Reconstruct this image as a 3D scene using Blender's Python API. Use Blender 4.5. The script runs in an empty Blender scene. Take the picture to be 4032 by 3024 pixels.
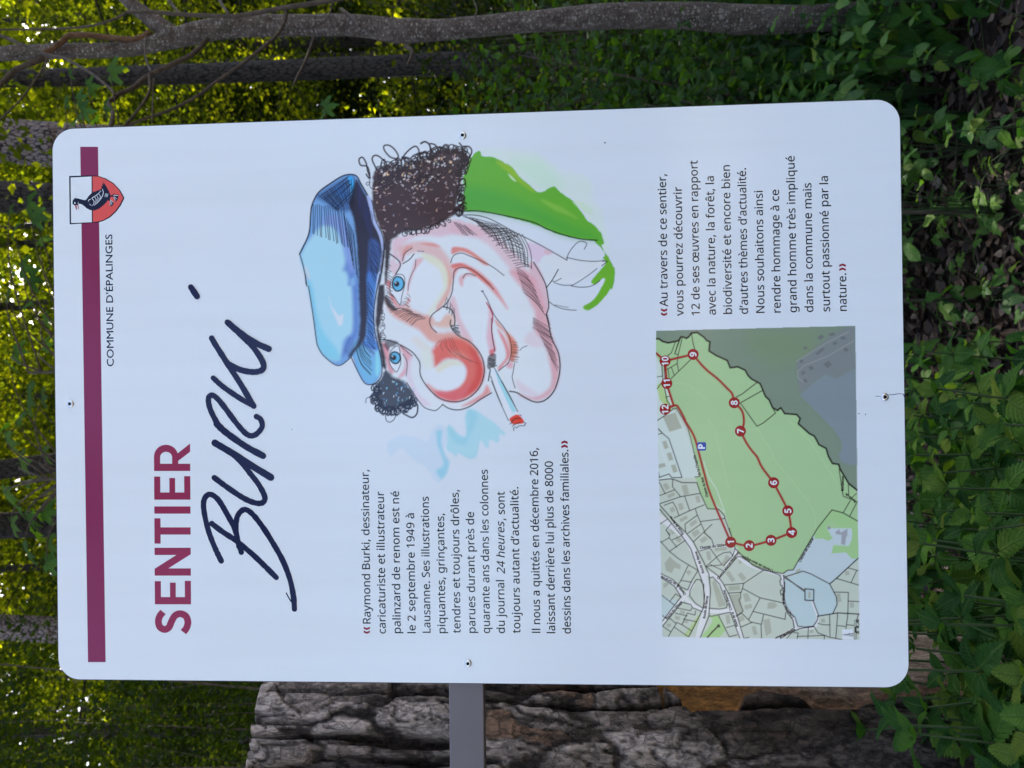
import bpy, math, random, os
import numpy as np
from mathutils import Vector, Matrix, geometry

# ------------------------------------------------------------------ camera, sky, sun, exposure
SC = bpy.context.scene
COL = SC.collection
PANEL_Z = 1.55
F = 3028.0                       # focal length in photograph pixels (4032 wide)
r1 = np.array([0.99989503, -0.01392728, 0.0039957])
r2 = np.array([-0.01415921, -0.99800247, 0.0615677])
r1 /= np.linalg.norm(r1); r2 -= r1 * (r1 @ r2); r2 /= np.linalg.norm(r2)
rY = np.cross(r2, r1)
tvec = np.array([-0.01537277, -0.04924886, 0.81181486])
RW = np.stack([r1, rY, r2])      # camera vector -> world vector  (rows: world axes in camera space)
CAM = RW @ (-tvec) + np.array([0, 0, PANEL_Z])
cam_d = bpy.data.cameras.new('camera'); cam = bpy.data.objects.new('camera', cam_d); COL.objects.link(cam)
e_down = RW @ np.array([0, 1, 0]); e_right = RW @ np.array([1, 0, 0]); e_back = RW @ np.array([0, 0, -1])
M = Matrix(((e_down[0], e_right[0], e_back[0], CAM[0]), (e_down[1], e_right[1], e_back[1], CAM[1]),
            (e_down[2], e_right[2], e_back[2], CAM[2]), (0, 0, 0, 1)))
cam.matrix_world = M
cam_d.sensor_width = 36.0; cam_d.lens = F * 36 / 4032; cam_d.clip_start = 0.05; cam_d.clip_end = 2000
cam_d.dof.use_dof = True; cam_d.dof.focus_distance = 0.86; cam_d.dof.aperture_fstop = 11.0
SC.camera = cam

SUN_EL, SUN_AZ = 50.0, 12.0      # the sun stands behind the wood, high, slightly to the right
world = bpy.data.worlds.new("World"); SC.world = world; world.use_nodes = True
wn = world.node_tree.nodes; bg = wn['Background']
sky = wn.new('ShaderNodeTexSky'); sky.sky_type = 'NISHITA'; sky.sun_disc = False
sky.sun_elevation = math.radians(SUN_EL); sky.sun_rotation = math.radians(SUN_AZ)
sky.dust_density = 4.0; sky.air_density = 0.75; sky.ozone_density = 0.6
world.node_tree.links.new(sky.outputs[0], bg.inputs[0]); bg.inputs[1].default_value = 0.15
sd = bpy.data.lights.new('sun', 'SUN'); sd.energy = 5.0; sd.angle = math.radians(0.53); sd.color = (1.0, 0.94, 0.84)
sun = bpy.data.objects.new('sun', sd); COL.objects.link(sun)
sv = Vector((math.sin(math.radians(SUN_AZ)) * math.cos(math.radians(SUN_EL)),
             math.cos(math.radians(SUN_AZ)) * math.cos(math.radians(SUN_EL)), math.sin(math.radians(SUN_EL))))
sun.rotation_euler = sv.to_track_quat('Z', 'Y').to_euler(); sun.location = (3, 8, 20)
SC.view_settings.view_transform = 'Standard'; SC.view_settings.look = 'None'
SC.view_settings.gamma = 1.0; SC.view_settings.exposure = 2.2; SC.view_settings.use_curve_mapping = False
SC.render.engine = 'CYCLES'
SC.cycles.max_bounces = 8; SC.cycles.transmission_bounces = 6; SC.cycles.diffuse_bounces = 4
SC.cycles.glossy_bounces = 3; SC.cycles.use_denoising = True; SC.cycles.sample_clamp_indirect = 4.0

# ------------------------------------------------------------------ helpers
rnd = random.Random(7)
rng = np.random.default_rng(11)

def ray(x, y):                   # direction of a photograph pixel, world space
    return RW @ np.array([(1512 - y) / F, (x - 2016) / F, 1.0])
def P(x, y):                     # photograph pixel -> (X, Z) on the panel plane
    d = ray(x, y); t = -CAM[1] / d[1]
    return np.array([CAM[0] + d[0] * t, CAM[2] + d[2] * t])
def atY(x, y, Y):                # traced pixel -> point at world depth Y
    d = ray(x, y); t = (Y - CAM[1]) / d[1]
    return CAM + d * t
DS = 4032 / 2212.0
def atYd(x, y, Y): return atY(x * DS, y * DS, Y)
def mpp(Y): return (Y - CAM[1]) / F * DS   # metres per display pixel at depth Y

def link(o, parent=None):
    COL.objects.link(o)
    if parent: o.parent = parent
    return o
def tag(o, label=None, cat=None, group=None, kind=None):
    if label: o['label'] = label
    if cat: o['category'] = cat
    if group: o['group'] = group
    if kind: o['kind'] = kind
    return o
def empty(name, loc=(0, 0, 0), rz=0.0):
    o = bpy.data.objects.new(name, None); COL.objects.link(o); o.location = loc; o.rotation_euler = (0, 0, rz)
    o.empty_display_size = 0.05
    return o

def mesh_np(name, V, Fc, mat=None, smooth=False, attrs=None, uv=None):
    """V (n,3); Fc (m,k) ints; attrs {name:(domain,type,array)}"""
    me = bpy.data.meshes.new(name)
    V = np.ascontiguousarray(V, np.float32); Fc = np.ascontiguousarray(Fc, np.int32)
    m, k = Fc.shape
    me.vertices.add(len(V)); me.vertices.foreach_set('co', V.ravel())
    me.loops.add(m * k); me.loops.foreach_set('vertex_index', Fc.ravel())
    me.polygons.add(m); me.polygons.foreach_set('loop_start', np.arange(0, m * k, k, dtype=np.int32))
    me.polygons.foreach_set('use_smooth', np.full(m, smooth))
    if attrs:
        for an, (dom, ty, arr) in attrs.items():
            a = me.attributes.new(an, ty, dom)
            arr = np.ascontiguousarray(arr, np.float32)
            if ty == 'FLOAT': a.data.foreach_set('value', arr.ravel())
            else: a.data.foreach_set('color', arr.ravel())
    if uv is not None:
        l = me.uv_layers.new(name='uv'); l.data.foreach_set('uv', np.ascontiguousarray(uv[Fc.ravel()], np.float32).ravel())
    me.update(calc_edges=True)
    if mat: me.materials.append(mat)
    return me
def obj(name, me, parent=None): return link(bpy.data.objects.new(name, me), parent)

# ---- noise
def _h(ix, iy, iz, s):
    n = (ix.astype(np.int64) * 73856093) ^ (iy.astype(np.int64) * 19349663) ^ (iz.astype(np.int64) * 83492791) ^ (s * 2654435761)
    n = (n ^ (n >> 13)) * 1274126177 & 0x7fffffff
    n = (n ^ (n >> 16)) * 668265263 & 0x7fffffff
    return ((n ^ (n >> 15)) & 0xffffff) / float(0xffffff)
def vnoise(x, y, z=None, s=0):
    x = np.asarray(x, float); y = np.asarray(y, float); z = np.zeros_like(x) if z is None else np.asarray(z, float)
    ix, iy, iz = np.floor(x), np.floor(y), np.floor(z); fx, fy, fz = x - ix, y - iy, z - iz
    fx, fy, fz = [f * f * (3 - 2 * f) for f in (fx, fy, fz)]
    r = 0
    for dx in (0, 1):
        for dy in (0, 1):
            for dz in (0, 1):
                r = r + _h(ix + dx, iy + dy, iz + dz, s) * (fx if dx else 1 - fx) * (fy if dy else 1 - fy) * (fz if dz else 1 - fz)
    return r
def fbm(x, y, z=None, o=4, s=0):
    a, t, n = 1.0, 0.0, 0.0
    x = np.asarray(x, float); y = np.asarray(y, float); z = np.zeros_like(x) if z is None else z
    for i in range(o):
        t = t + a * vnoise(x, y, z, s + i); n += a; a *= 0.5; x = x * 2.03; y = y * 2.03; z = z * 2.03
    return t / n
def voro(x, y, s=0, wrap=None):   # F1, F2, cell value
    ix, iy = np.floor(x), np.floor(y); f1 = np.full(x.shape, 9.0); f2 = np.full(x.shape, 9.0); cv = np.zeros(x.shape)
    for dx in (-1, 0, 1):
        for dy in (-1, 0, 1):
            cx, cy = ix + dx, iy + dy
            wx = np.mod(cx, wrap) if wrap else cx
            z0 = np.zeros_like(cx)
            px = cx + _h(wx, cy, z0, s + 1); py = cy + _h(wx, cy, z0, s + 2)
            d = np.hypot(px - x, py - y); v = _h(wx, cy, z0, s + 3)
            nb = d < f1
            f2 = np.where(nb, f1, np.minimum(f2, d)); cv = np.where(nb, v, cv); f1 = np.where(nb, d, f1)
    return f1, f2, cv

def smooth_path(pts, n=6):
    p = np.array(pts, float)
    if len(p) < 3: 
        t = np.linspace(0, 1, n + 1)[:, None]; return p[0] + (p[1] - p[0]) * t
    q = np.vstack([2 * p[0] - p[1], p, 2 * p[-1] - p[-2]]); out = []
    for i in range(1, len(q) - 2):
        for k in range(n):
            t = k / n; a, b, c, d = q[i - 1], q[i], q[i + 1], q[i + 2]
            out.append(0.5 * ((2 * b) + (-a + c) * t + (2 * a - 5 * b + 4 * c - d) * t * t + (-a + 3 * b - 3 * c + d) * t ** 3))
    out.append(p[-1]); return np.array(out)
def smooth_closed(pts, n=5):
    p = np.array(pts, float); m = len(p); out = []
    for i in range(m):
        a, b, c, d = p[i - 1], p[i], p[(i + 1) % m], p[(i + 2) % m]
        for k in range(n):
            t = k / n
            out.append(0.5 * ((2 * b) + (-a + c) * t + (2 * a - 5 * b + 4 * c - d) * t * t + (-a + 3 * b - 3 * c + d) * t ** 3))
    return np.array(out)

def tube_np(pts, rad, ns=8, cap=True, noise=0.0, seed=0):
    p = np.array(pts, float); n = len(p); rad = np.array(rad, float) if np.ndim(rad) else np.full(n, rad)
    T = np.gradient(p, axis=0); T /= np.linalg.norm(T, axis=1)[:, None] + 1e-9
    up = np.array([0.0, 1.0, 0.0]) if abs(T[0][1]) < 0.9 else np.array([1.0, 0, 0])
    V = []; U = []; u = up - T[0] * (up @ T[0]); u /= np.linalg.norm(u)
    th = np.arange(ns) / ns * 2 * math.pi
    L = np.concatenate([[0], np.cumsum(np.linalg.norm(np.diff(p, axis=0), axis=1))])
    for i in range(n):
        u = u - T[i] * (u @ T[i]); u /= np.linalg.norm(u) + 1e-9; w = np.cross(T[i], u)
        r = rad[i] * (1 + noise * (vnoise(np.cos(th) * 1.5 + 5, np.sin(th) * 1.5 + 5, np.full(ns, L[i] * 9), seed) - 0.5) * 2) if noise else rad[i]
        V.append(p[i] + (np.cos(th)[:, None] * u + np.sin(th)[:, None] * w) * (r[:, None] if noise else r))
    V = np.vstack(V); Fc = []
    a = np.arange(ns); b = (a + 1) % ns
    for i in range(n - 1):
        Fc.append(np.stack([i * ns + a, i * ns + b, (i + 1) * ns + b, (i + 1) * ns + a], 1))
    Fc = np.vstack(Fc)
    if cap:
        V = np.vstack([V, p[0], p[-1]]); c0, c1 = len(V) - 2, len(V) - 1
        Fc = np.vstack([Fc, np.stack([b, a, np.full(ns, c0), np.full(ns, c0)], 1), np.stack([(n - 1) * ns + a, (n - 1) * ns + b, np.full(ns, c1), np.full(ns, c1)], 1)])
    return V, Fc
def join_np(lst):
    V, Fc, o = [], [], 0
    for v, f in lst: V.append(v); Fc.append(f + o); o += len(v)
    return np.vstack(V), np.vstack(Fc)
def fix_quads(V, Fc):            # quads whose last two indices agree become clean triangles in a mixed mesh
    return [tuple(f[:3]) if f[2] == f[3] else tuple(f) for f in Fc.tolist()]
def mesh_tubes(name, lst, mat, smooth=True):
    V, Fc = join_np(lst)
    me = bpy.data.meshes.new(name); me.from_pydata(V.tolist(), [], fix_quads(V, Fc)); 
    me.polygons.foreach_set('use_smooth', np.full(len(me.polygons), smooth)); me.update()
    if mat: me.materials.append(mat)
    return me

# ------------------------------------------------------------------ materials
def nmat(name):
    m = bpy.data.materials.new(name); m.use_nodes = True; nt = m.node_tree; nt.nodes.clear()
    out = nt.nodes.new('ShaderNodeOutputMaterial'); return m, nt, out
def N(nt, t, **kw):
    n = nt.nodes.new(t)
    for k, v in kw.items():
        if k.startswith('i_'): 
            key = k[2:]; key = int(key) if key.isdigit() else key.replace('_', ' ')
            n.inputs[key].default_value = v
        else: setattr(n, k, v)
    return n
def ramp(nt, fac, stops, interp='LINEAR'):
    r = nt.nodes.new('ShaderNodeValToRGB'); r.color_ramp.interpolation = interp
    el = r.color_ramp.elements
    while len(el) > 1: el.remove(el[-1])
    el[0].position = stops[0][0]; el[0].color = (*stops[0][1], 1)
    for p, c in stops[1:]:
        e = el.new(p); e.color = (*c, 1)
    nt.links.new(fac, r.inputs[0]); return r

def leaf_mat(name, cols, trans, tint='tint', tmix=0.45, gloss=0.05, rough=0.45, veins=False, vein_col=None):
    """cols: ramp colours over the per-leaf tint; trans: colour multiplier for light coming through"""
    m, nt, out = nmat(name); L = nt.links
    if tint: a = N(nt, 'ShaderNodeAttribute', attribute_name=tint); fac = a.outputs['Fac']
    else: a = N(nt, 'ShaderNodeObjectInfo'); fac = a.outputs['Random']
    cr = ramp(nt, fac, [(i / (len(cols) - 1), c) for i, c in enumerate(cols)])
    col = cr.outputs[0]; nrm = None
    if veins:
        uv = N(nt, 'ShaderNodeUVMap', uv_map='uv'); sp = N(nt, 'ShaderNodeSeparateXYZ'); L.new(uv.outputs[0], sp.inputs[0])
        ab = N(nt, 'ShaderNodeMath', operation='ABSOLUTE'); L.new(sp.outputs[0], ab.inputs[0])
        # side veins leave the midrib at an angle:  fract((v - 0.55*|u|) * 9)
        mu = N(nt, 'ShaderNodeMath', operation='MULTIPLY'); mu.inputs[1].default_value = 0.75; L.new(ab.outputs[0], mu.inputs[0])
        su = N(nt, 'ShaderNodeMath', operation='SUBTRACT'); L.new(sp.outputs[1], su.inputs[0]); L.new(mu.outputs[0], su.inputs[1])
        m9 = N(nt, 'ShaderNodeMath', operation='MULTIPLY'); m9.inputs[1].default_value = 8.0; L.new(su.outputs[0], m9.inputs[0])
        pp = N(nt, 'ShaderNodeMath', operation='PINGPONG'); pp.inputs[1].default_value = 0.5; L.new(m9.outputs[0], pp.inputs[0])
        v1 = N(nt, 'ShaderNodeMapRange', interpolation_type='SMOOTHSTEP'); v1.inputs[1].default_value = 0.0; v1.inputs[2].default_value = 0.17
        v1.inputs[3].default_value = 1; v1.inputs[4].default_value = 0; L.new(pp.outputs[0], v1.inputs[0])
        v2 = N(nt, 'ShaderNodeMapRange', interpolation_type='SMOOTHSTEP'); v2.inputs[1].default_value = 0.01; v2.inputs[2].default_value = 0.06
        v2.inputs[3].default_value = 1; v2.inputs[4].default_value = 0; L.new(ab.outputs[0], v2.inputs[0])
        mx = N(nt, 'ShaderNodeMath', operation='MAXIMUM'); L.new(v1.outputs[0], mx.inputs[0]); L.new(v2.outputs[0], mx.inputs[1])
        nz = N(nt, 'ShaderNodeTexNoise', i_Scale=14.0, i_Detail=3.0); tc = N(nt, 'ShaderNodeTexCoord'); L.new(tc.outputs['Object'], nz.inputs[0])
        vm = N(nt, 'ShaderNodeMix', data_type='RGBA', blend_type='MIX'); vf = N(nt, 'ShaderNodeMath', operation='MULTIPLY'); vf.inputs[1].default_value = 0.38
        L.new(mx.outputs[0], vf.inputs[0]); L.new(vf.outputs[0], vm.inputs[0]); L.new(col, vm.inputs[6]); vm.inputs[7].default_value = (*(vein_col or (0.07, 0.13, 0.035)), 1)
        mm = N(nt, 'ShaderNodeMix', data_type='RGBA', blend_type='MULTIPLY'); mm.inputs[0].default_value = 0.55
        nr = ramp(nt, nz.outputs[0], [(0.3, (0.55, 0.6, 0.55)), (0.7, (1.15, 1.1, 1.0))]); L.new(vm.outputs[2], mm.inputs[6]); L.new(nr.outputs[0], mm.inputs[7])
        col = mm.outputs[2]
        bp = N(nt, 'ShaderNodeBump'); bp.inputs['Strength'].default_value = 0.6; bp.inputs['Distance'].default_value = 0.004; bp.invert = True
        L.new(mx.outputs[0], bp.inputs['Height']); nrm = bp.outputs[0]
    d = N(nt, 'ShaderNodeBsdfDiffuse'); t = N(nt, 'ShaderNodeBsdfTranslucent'); g = N(nt, 'ShaderNodeBsdfGlossy'); g.inputs['Roughness'].default_value = rough
    L.new(col, d.inputs[0])
    tm = N(nt, 'ShaderNodeMix', data_type='RGBA', blend_type='MULTIPLY'); tm.inputs[0].default_value = 1.0
    L.new(col, tm.inputs[6]); tm.inputs[7].default_value = (*trans, 1); L.new(tm.outputs[2], t.inputs[0])
    s1 = N(nt, 'ShaderNodeMixShader'); s1.inputs[0].default_value = tmix; L.new(d.outputs[0], s1.inputs[1]); L.new(t.outputs[0], s1.inputs[2])
    s2 = N(nt, 'ShaderNodeMixShader'); s2.inputs[0].default_value = gloss; L.new(s1.outputs[0], s2.inputs[1]); L.new(g.outputs[0], s2.inputs[2])
    if nrm:
        for n in (d, g): L.new(nrm, n.inputs['Normal'])
    L.new(s2.outputs[0], out.inputs[0]); return m

def bark_mat(name, cols, scale=(14, 14, 5), bump=0.02, spots=None, rough=0.9, voronoi=False):
    m, nt, out = nmat(name); L = nt.links
    tc = N(nt, 'ShaderNodeTexCoord'); mp = N(nt, 'ShaderNodeMapping'); mp.inputs['Scale'].default_value = scale; L.new(tc.outputs['Object'], mp.inputs[0])
    nz = N(nt, 'ShaderNodeTexNoise', i_Scale=1.0, i_Detail=8.0, i_Roughness=0.65); L.new(mp.outputs[0], nz.inputs[0])
    h = nz.outputs[0]
    if voronoi:
        wp = N(nt, 'ShaderNodeMix', data_type='RGBA', blend_type='LINEAR_LIGHT'); wp.inputs[0].default_value = 0.35
        L.new(mp.outputs[0], wp.inputs[6]); L.new(nz.outputs['Color'], wp.inputs[7])
        vo = N(nt, 'ShaderNodeTexVoronoi', feature='DISTANCE_TO_EDGE', i_Scale=1.0); L.new(wp.outputs[2], vo.inputs[0])
        mr = N(nt, 'ShaderNodeMapRange', interpolation_type='SMOOTHSTEP'); mr.inputs[2].default_value = 0.13; L.new(vo.outputs[0], mr.inputs[0])
        ad = N(nt, 'ShaderNodeMath', operation='MULTIPLY'); L.new(mr.outputs[0], ad.inputs[0])
        a2 = N(nt, 'ShaderNodeMath', operation='ADD'); a2.inputs[1].default_value = 0.35; L.new(nz.outputs[0], a2.inputs[0]); L.new(a2.outputs[0], ad.inputs[1]); h = ad.outputs[0]
    cr = ramp(nt, h, [(0.25 + 0.5 * i / (len(cols) - 1), c) for i, c in enumerate(cols)]); col = cr.outputs[0]
    if spots:
        n3 = N(nt, 'ShaderNodeTexNoise', i_Scale=22.0, i_Detail=3.0); L.new(tc.outputs['Object'], n3.inputs[0])
        for k, (sc, th, w) in enumerate(((1.0, .52, .9), (.55, .66, .75), (1.9, .45, .6))):
            m2 = N(nt, 'ShaderNodeMapping'); m2.inputs['Scale'].default_value = tuple(v * sc for v in spots); m2.inputs['Location'].default_value = (k * 3.1, k, 0); L.new(tc.outputs['Object'], m2.inputs[0])
            v = N(nt, 'ShaderNodeTexVoronoi', i_Scale=1.0); L.new(m2.outputs[0], v.inputs[0])
            r2_ = N(nt, 'ShaderNodeMapRange', interpolation_type='SMOOTHSTEP'); r2_.inputs[1].default_value = 0.18; r2_.inputs[2].default_value = 0.45; r2_.inputs[3].default_value = w; r2_.inputs[4].default_value = 0
            L.new(v.outputs['Distance'], r2_.inputs[0])
            sel = N(nt, 'ShaderNodeSeparateColor'); L.new(v.outputs['Color'], sel.inputs[0])
            ad_ = N(nt, 'ShaderNodeMath', operation='ADD'); L.new(sel.outputs[0], ad_.inputs[0]); L.new(n3.outputs[0], ad_.inputs[1])
            gt = N(nt, 'ShaderNodeMapRange'); gt.inputs[1].default_value = th + .45; gt.inputs[2].default_value = th + .75; L.new(ad_.outputs[0], gt.inputs[0])
            ml = N(nt, 'ShaderNodeMath', operation='MULTIPLY'); L.new(r2_.outputs[0], ml.inputs[0]); L.new(gt.outputs[0], ml.inputs[1])
            mx = N(nt, 'ShaderNodeMix', data_type='RGBA'); L.new(ml.outputs[0], mx.inputs[0]); L.new(col, mx.inputs[6]); mx.inputs[7].default_value = (0.30, 0.26, 0.21, 1); col = mx.outputs[2]
    b = N(nt, 'ShaderNodeBsdfPrincipled'); b.inputs['Roughness'].default_value = rough; b.inputs['Specular IOR Level'].default_value = 0.25; L.new(col, b.inputs['Base Color'])
    bp = N(nt, 'ShaderNodeBump'); bp.inputs['Strength'].default_value = 0.8; bp.inputs['Distance'].default_value = bump; L.new(h, bp.inputs['Height']); L.new(bp.outputs[0], b.inputs['Normal'])
    L.new(b.outputs[0], out.inputs[0]); return m
def plain(name, col, rough=0.5, metal=0.0, spec=0.5, bump=None):
    m, nt, out = nmat(name); b = N(nt, 'ShaderNodeBsdfPrincipled'); b.inputs['Base Color'].default_value = (*col, 1)
    b.inputs['Roughness'].default_value = rough; b.inputs['Metallic'].default_value = metal; b.inputs['Specular IOR Level'].default_value = spec
    if bump:
        tc = N(nt, 'ShaderNodeTexCoord'); nz = N(nt, 'ShaderNodeTexNoise', i_Scale=bump[0], i_Detail=4.0); nt.links.new(tc.outputs['Object'], nz.inputs[0])
        bp = N(nt, 'ShaderNodeBump'); bp.inputs['Strength'].default_value = bump[1]; bp.inputs['Distance'].default_value = 0.002
        nt.links.new(nz.outputs[0], bp.inputs['Height']); nt.links.new(bp.outputs[0], b.inputs['Normal'])
        r = ramp(nt, nz.outputs[0], [(0.3, tuple(c * 0.85 for c in col)), (0.7, tuple(min(1, c * 1.12) for c in col))]); nt.links.new(r.outputs[0], b.inputs['Base Color'])
    nt.links.new(b.outputs[0], out.inputs[0]); return m

G = (0.9, 1.25, 0.30)
M_FAR = leaf_mat('far_leaf', [(0.008, 0.014, 0.002), (0.026, 0.040, 0.004), (0.105, 0.125, 0.008)], (6.8, 5.8, 0.8), tmix=0.55, gloss=0.008)  # wide ramp: clump tints paint sunlit and shaded foliage with it
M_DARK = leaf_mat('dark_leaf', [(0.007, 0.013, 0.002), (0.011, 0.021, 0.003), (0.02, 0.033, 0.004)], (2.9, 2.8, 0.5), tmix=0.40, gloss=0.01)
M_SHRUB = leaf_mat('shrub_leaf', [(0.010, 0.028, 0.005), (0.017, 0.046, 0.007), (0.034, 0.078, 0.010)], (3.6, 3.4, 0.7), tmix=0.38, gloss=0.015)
M_NETTLE = leaf_mat('nettle_leaf', [(0.012, 0.046, 0.012), (0.020, 0.066, 0.014), (0.030, 0.088, 0.015), (0.048, 0.118, 0.016), (0.085, 0.125, 0.018)], (2.0, 2.2, 0.7), tint=None, tmix=0.28, gloss=0.006, veins=True)
M_BRAM = leaf_mat('bramble_leaf', [(0.022, 0.072, 0.011), (0.040, 0.112, 0.015), (0.062, 0.155, 0.018), (0.11, 0.17, 0.022)], (1.8, 2.0, 0.6), tint=None, tmix=0.32, gloss=0.02, veins=True)
M_MAPLE = leaf_mat('maple_leaf', [(0.028, 0.080, 0.016), (0.045, 0.11, 0.016), (0.07, 0.14, 0.016)], (3.4, 3.2, 0.7), tint=None, tmix=0.45, gloss=0.015, veins=True)
M_LITTER = leaf_mat('litter_leaf', [(0.012, 0.007, 0.005), (0.042, 0.024, 0.015), (0.10, 0.062, 0.042), (0.24, 0.18, 0.135)], (0.8, 0.6, 0.4), tmix=0.1, gloss=0.03, rough=0.6)
M_STEM = plain('stem', (0.030, 0.050, 0.014), 0.7, spec=.2)
M_BARKD = bark_mat('dark_bark', [(0.010, 0.008, 0.006), (0.028, 0.021, 0.016), (0.055, 0.043, 0.034)], (30, 30, 9), 0.02, voronoi=True)
M_BARKP = bark_mat('pine_bark', [(0.012, 0.008, 0.006), (0.12, 0.082, 0.066), (0.24, 0.18, 0.155)], (34, 34, 12), 0.03, voronoi=True)
M_BARKG = bark_mat('grey_bark', [(0.030, 0.018, 0.011), (0.072, 0.050, 0.036), (0.13, 0.10, 0.08)], (26, 26, 16), 0.006, spots=(85, 85, 140))
M_TWIG = bark_mat('twig_bark', [(0.030, 0.020, 0.013), (0.070, 0.050, 0.034), (0.12, 0.09, 0.065)], (60, 60, 30), 0.002)
M_TWIGB = bark_mat('peeling_bark', [(0.025, 0.012, 0.006), (0.10, 0.048, 0.02), (0.17, 0.10, 0.055)], (60, 60, 20), 0.004)
# ------------------------------------------------------------------ ground
def gz(x, y):
    x = np.asarray(x, float); y = np.asarray(y, float)
    up = np.clip(y - 5, 0, 20) * 0.085
    return up + 0.06 * (fbm(x * 0.9 + 3, y * 0.9, o=3, s=5) - 0.5) + 0.025 * (fbm(x * 5, y * 5, o=3, s=9) - 0.5)
def build_ground():
    a = np.sign(np.linspace(-1, 1, 170)) * np.abs(np.linspace(-1, 1, 170)) ** 2.6 * 400
    X, Y = np.meshgrid(a, a + 2.0); Z = gz(X, Y)
    n = len(a); V = np.stack([X.ravel(), Y.ravel(), Z.ravel()], 1)
    i = np.arange(n - 1); I, J = np.meshgrid(i, i); b = (J * n + I).ravel()
    Fc = np.stack([b, b + 1, b + n + 1, b + n], 1)
    m, nt, out = nmat('soil'); L = nt.links
    tc = N(nt, 'ShaderNodeTexCoord'); nz = N(nt, 'ShaderNodeTexNoise', i_Scale=26.0, i_Detail=8.0, i_Roughness=0.7); L.new(tc.outputs['Object'], nz.inputs[0])
    vo = N(nt, 'ShaderNodeTexVoronoi', i_Scale=45.0); L.new(tc.outputs['Object'], vo.inputs[0])
    cr = ramp(nt, nz.outputs[0], [(0.3, (0.008, 0.006, 0.005)), (0.5, (0.018, 0.012, 0.009)), (0.7, (0.04, 0.027, 0.019))])
    b_ = N(nt, 'ShaderNodeBsdfPrincipled'); b_.inputs['Roughness'].default_value = 0.95; b_.inputs['Specular IOR Level'].default_value = 0.1
    L.new(cr.outputs[0], b_.inputs['Base Color'])
    ad = N(nt, 'ShaderNodeMath', operation='ADD'); L.new(nz.outputs[0], ad.inputs[0]); L.new(vo.outputs['Distance'], ad.inputs[1])
    bp = N(nt, 'ShaderNodeBump'); bp.inputs['Distance'].default_value = 0.02; L.new(ad.outputs[0], bp.inputs['Height']); L.new(bp.outputs[0], b_.inputs['Normal'])
    L.new(b_.outputs[0], out.inputs[0])
    g = obj('ground', mesh_np('ground', V, Fc, m, True)); tag(g, kind='structure')
build_ground()

# ------------------------------------------------------------------ leaf clouds
def leaf_np(P0, size, seed=0, droop=0.25, flat=0.0, asp=0.62, hexa=False, tint=None):
    r = np.random.default_rng(seed); n = len(P0)
    a = r.normal(size=(n, 3)); a[:, 2] = a[:, 2] * (1 - flat) - droop; a /= np.linalg.norm(a, axis=1)[:, None]
    q = r.normal(size=(n, 3)); q[:, 2] += flat * 2.5
    b = np.cross(a, q); b /= np.linalg.norm(b, axis=1)[:, None] + 1e-9; nn = np.cross(a, b)
    s = size * r.uniform(0.6, 1.35, n)
    A = a * s[:, None]; B = b * (s * asp * 0.5)[:, None]; K = nn * (s * 0.10)[:, None]
    t = np.clip(r.normal(0.45, 0.25, n), 0, 1) if tint is None else tint
    if hexa:
        vs = [P0, P0 + A * 0.3 + B * 0.9 + K, P0 + A * 0.62 + B * 0.85 + K, P0 + A * 1.0 - K, P0 + A * 0.62 - B * 0.85 + K, P0 + A * 0.3 - B * 0.9 + K]
        V = np.stack(vs, 1).reshape(-1, 3); o = (np.arange(n) * 6)[:, None]
        Fc = np.concatenate([o + [0, 1, 2, 3], o + [0, 3, 4, 5]], 1).reshape(-1, 4); k = 2
    else:
        vs = [P0, P0 + A * 0.5 + B + K, P0 + A, P0 + A * 0.5 - B + K]
        V = np.stack(vs, 1).reshape(-1, 3); o = (np.arange(n) * 4)[:, None]
        Fc = np.concatenate([o + [0, 1, 2], o + [0, 2, 3]], 1).reshape(-1, 3); k = 2
    return V, Fc, np.repeat(t, k)
def leaf_mesh(name, P0, size, mat, seed=0, **kw):
    V, Fc, t = leaf_np(P0, size, seed, **kw)
    return mesh_np(name, V, Fc, mat, False, {'tint': ('FACE', 'FLOAT', t)})
def clusters(r, cen, per, sig, flatz=0.45):
    c = np.repeat(cen, per, 0); d = r.normal(size=c.shape) * sig; d[:, 2] *= flatz
    return c + d

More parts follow.
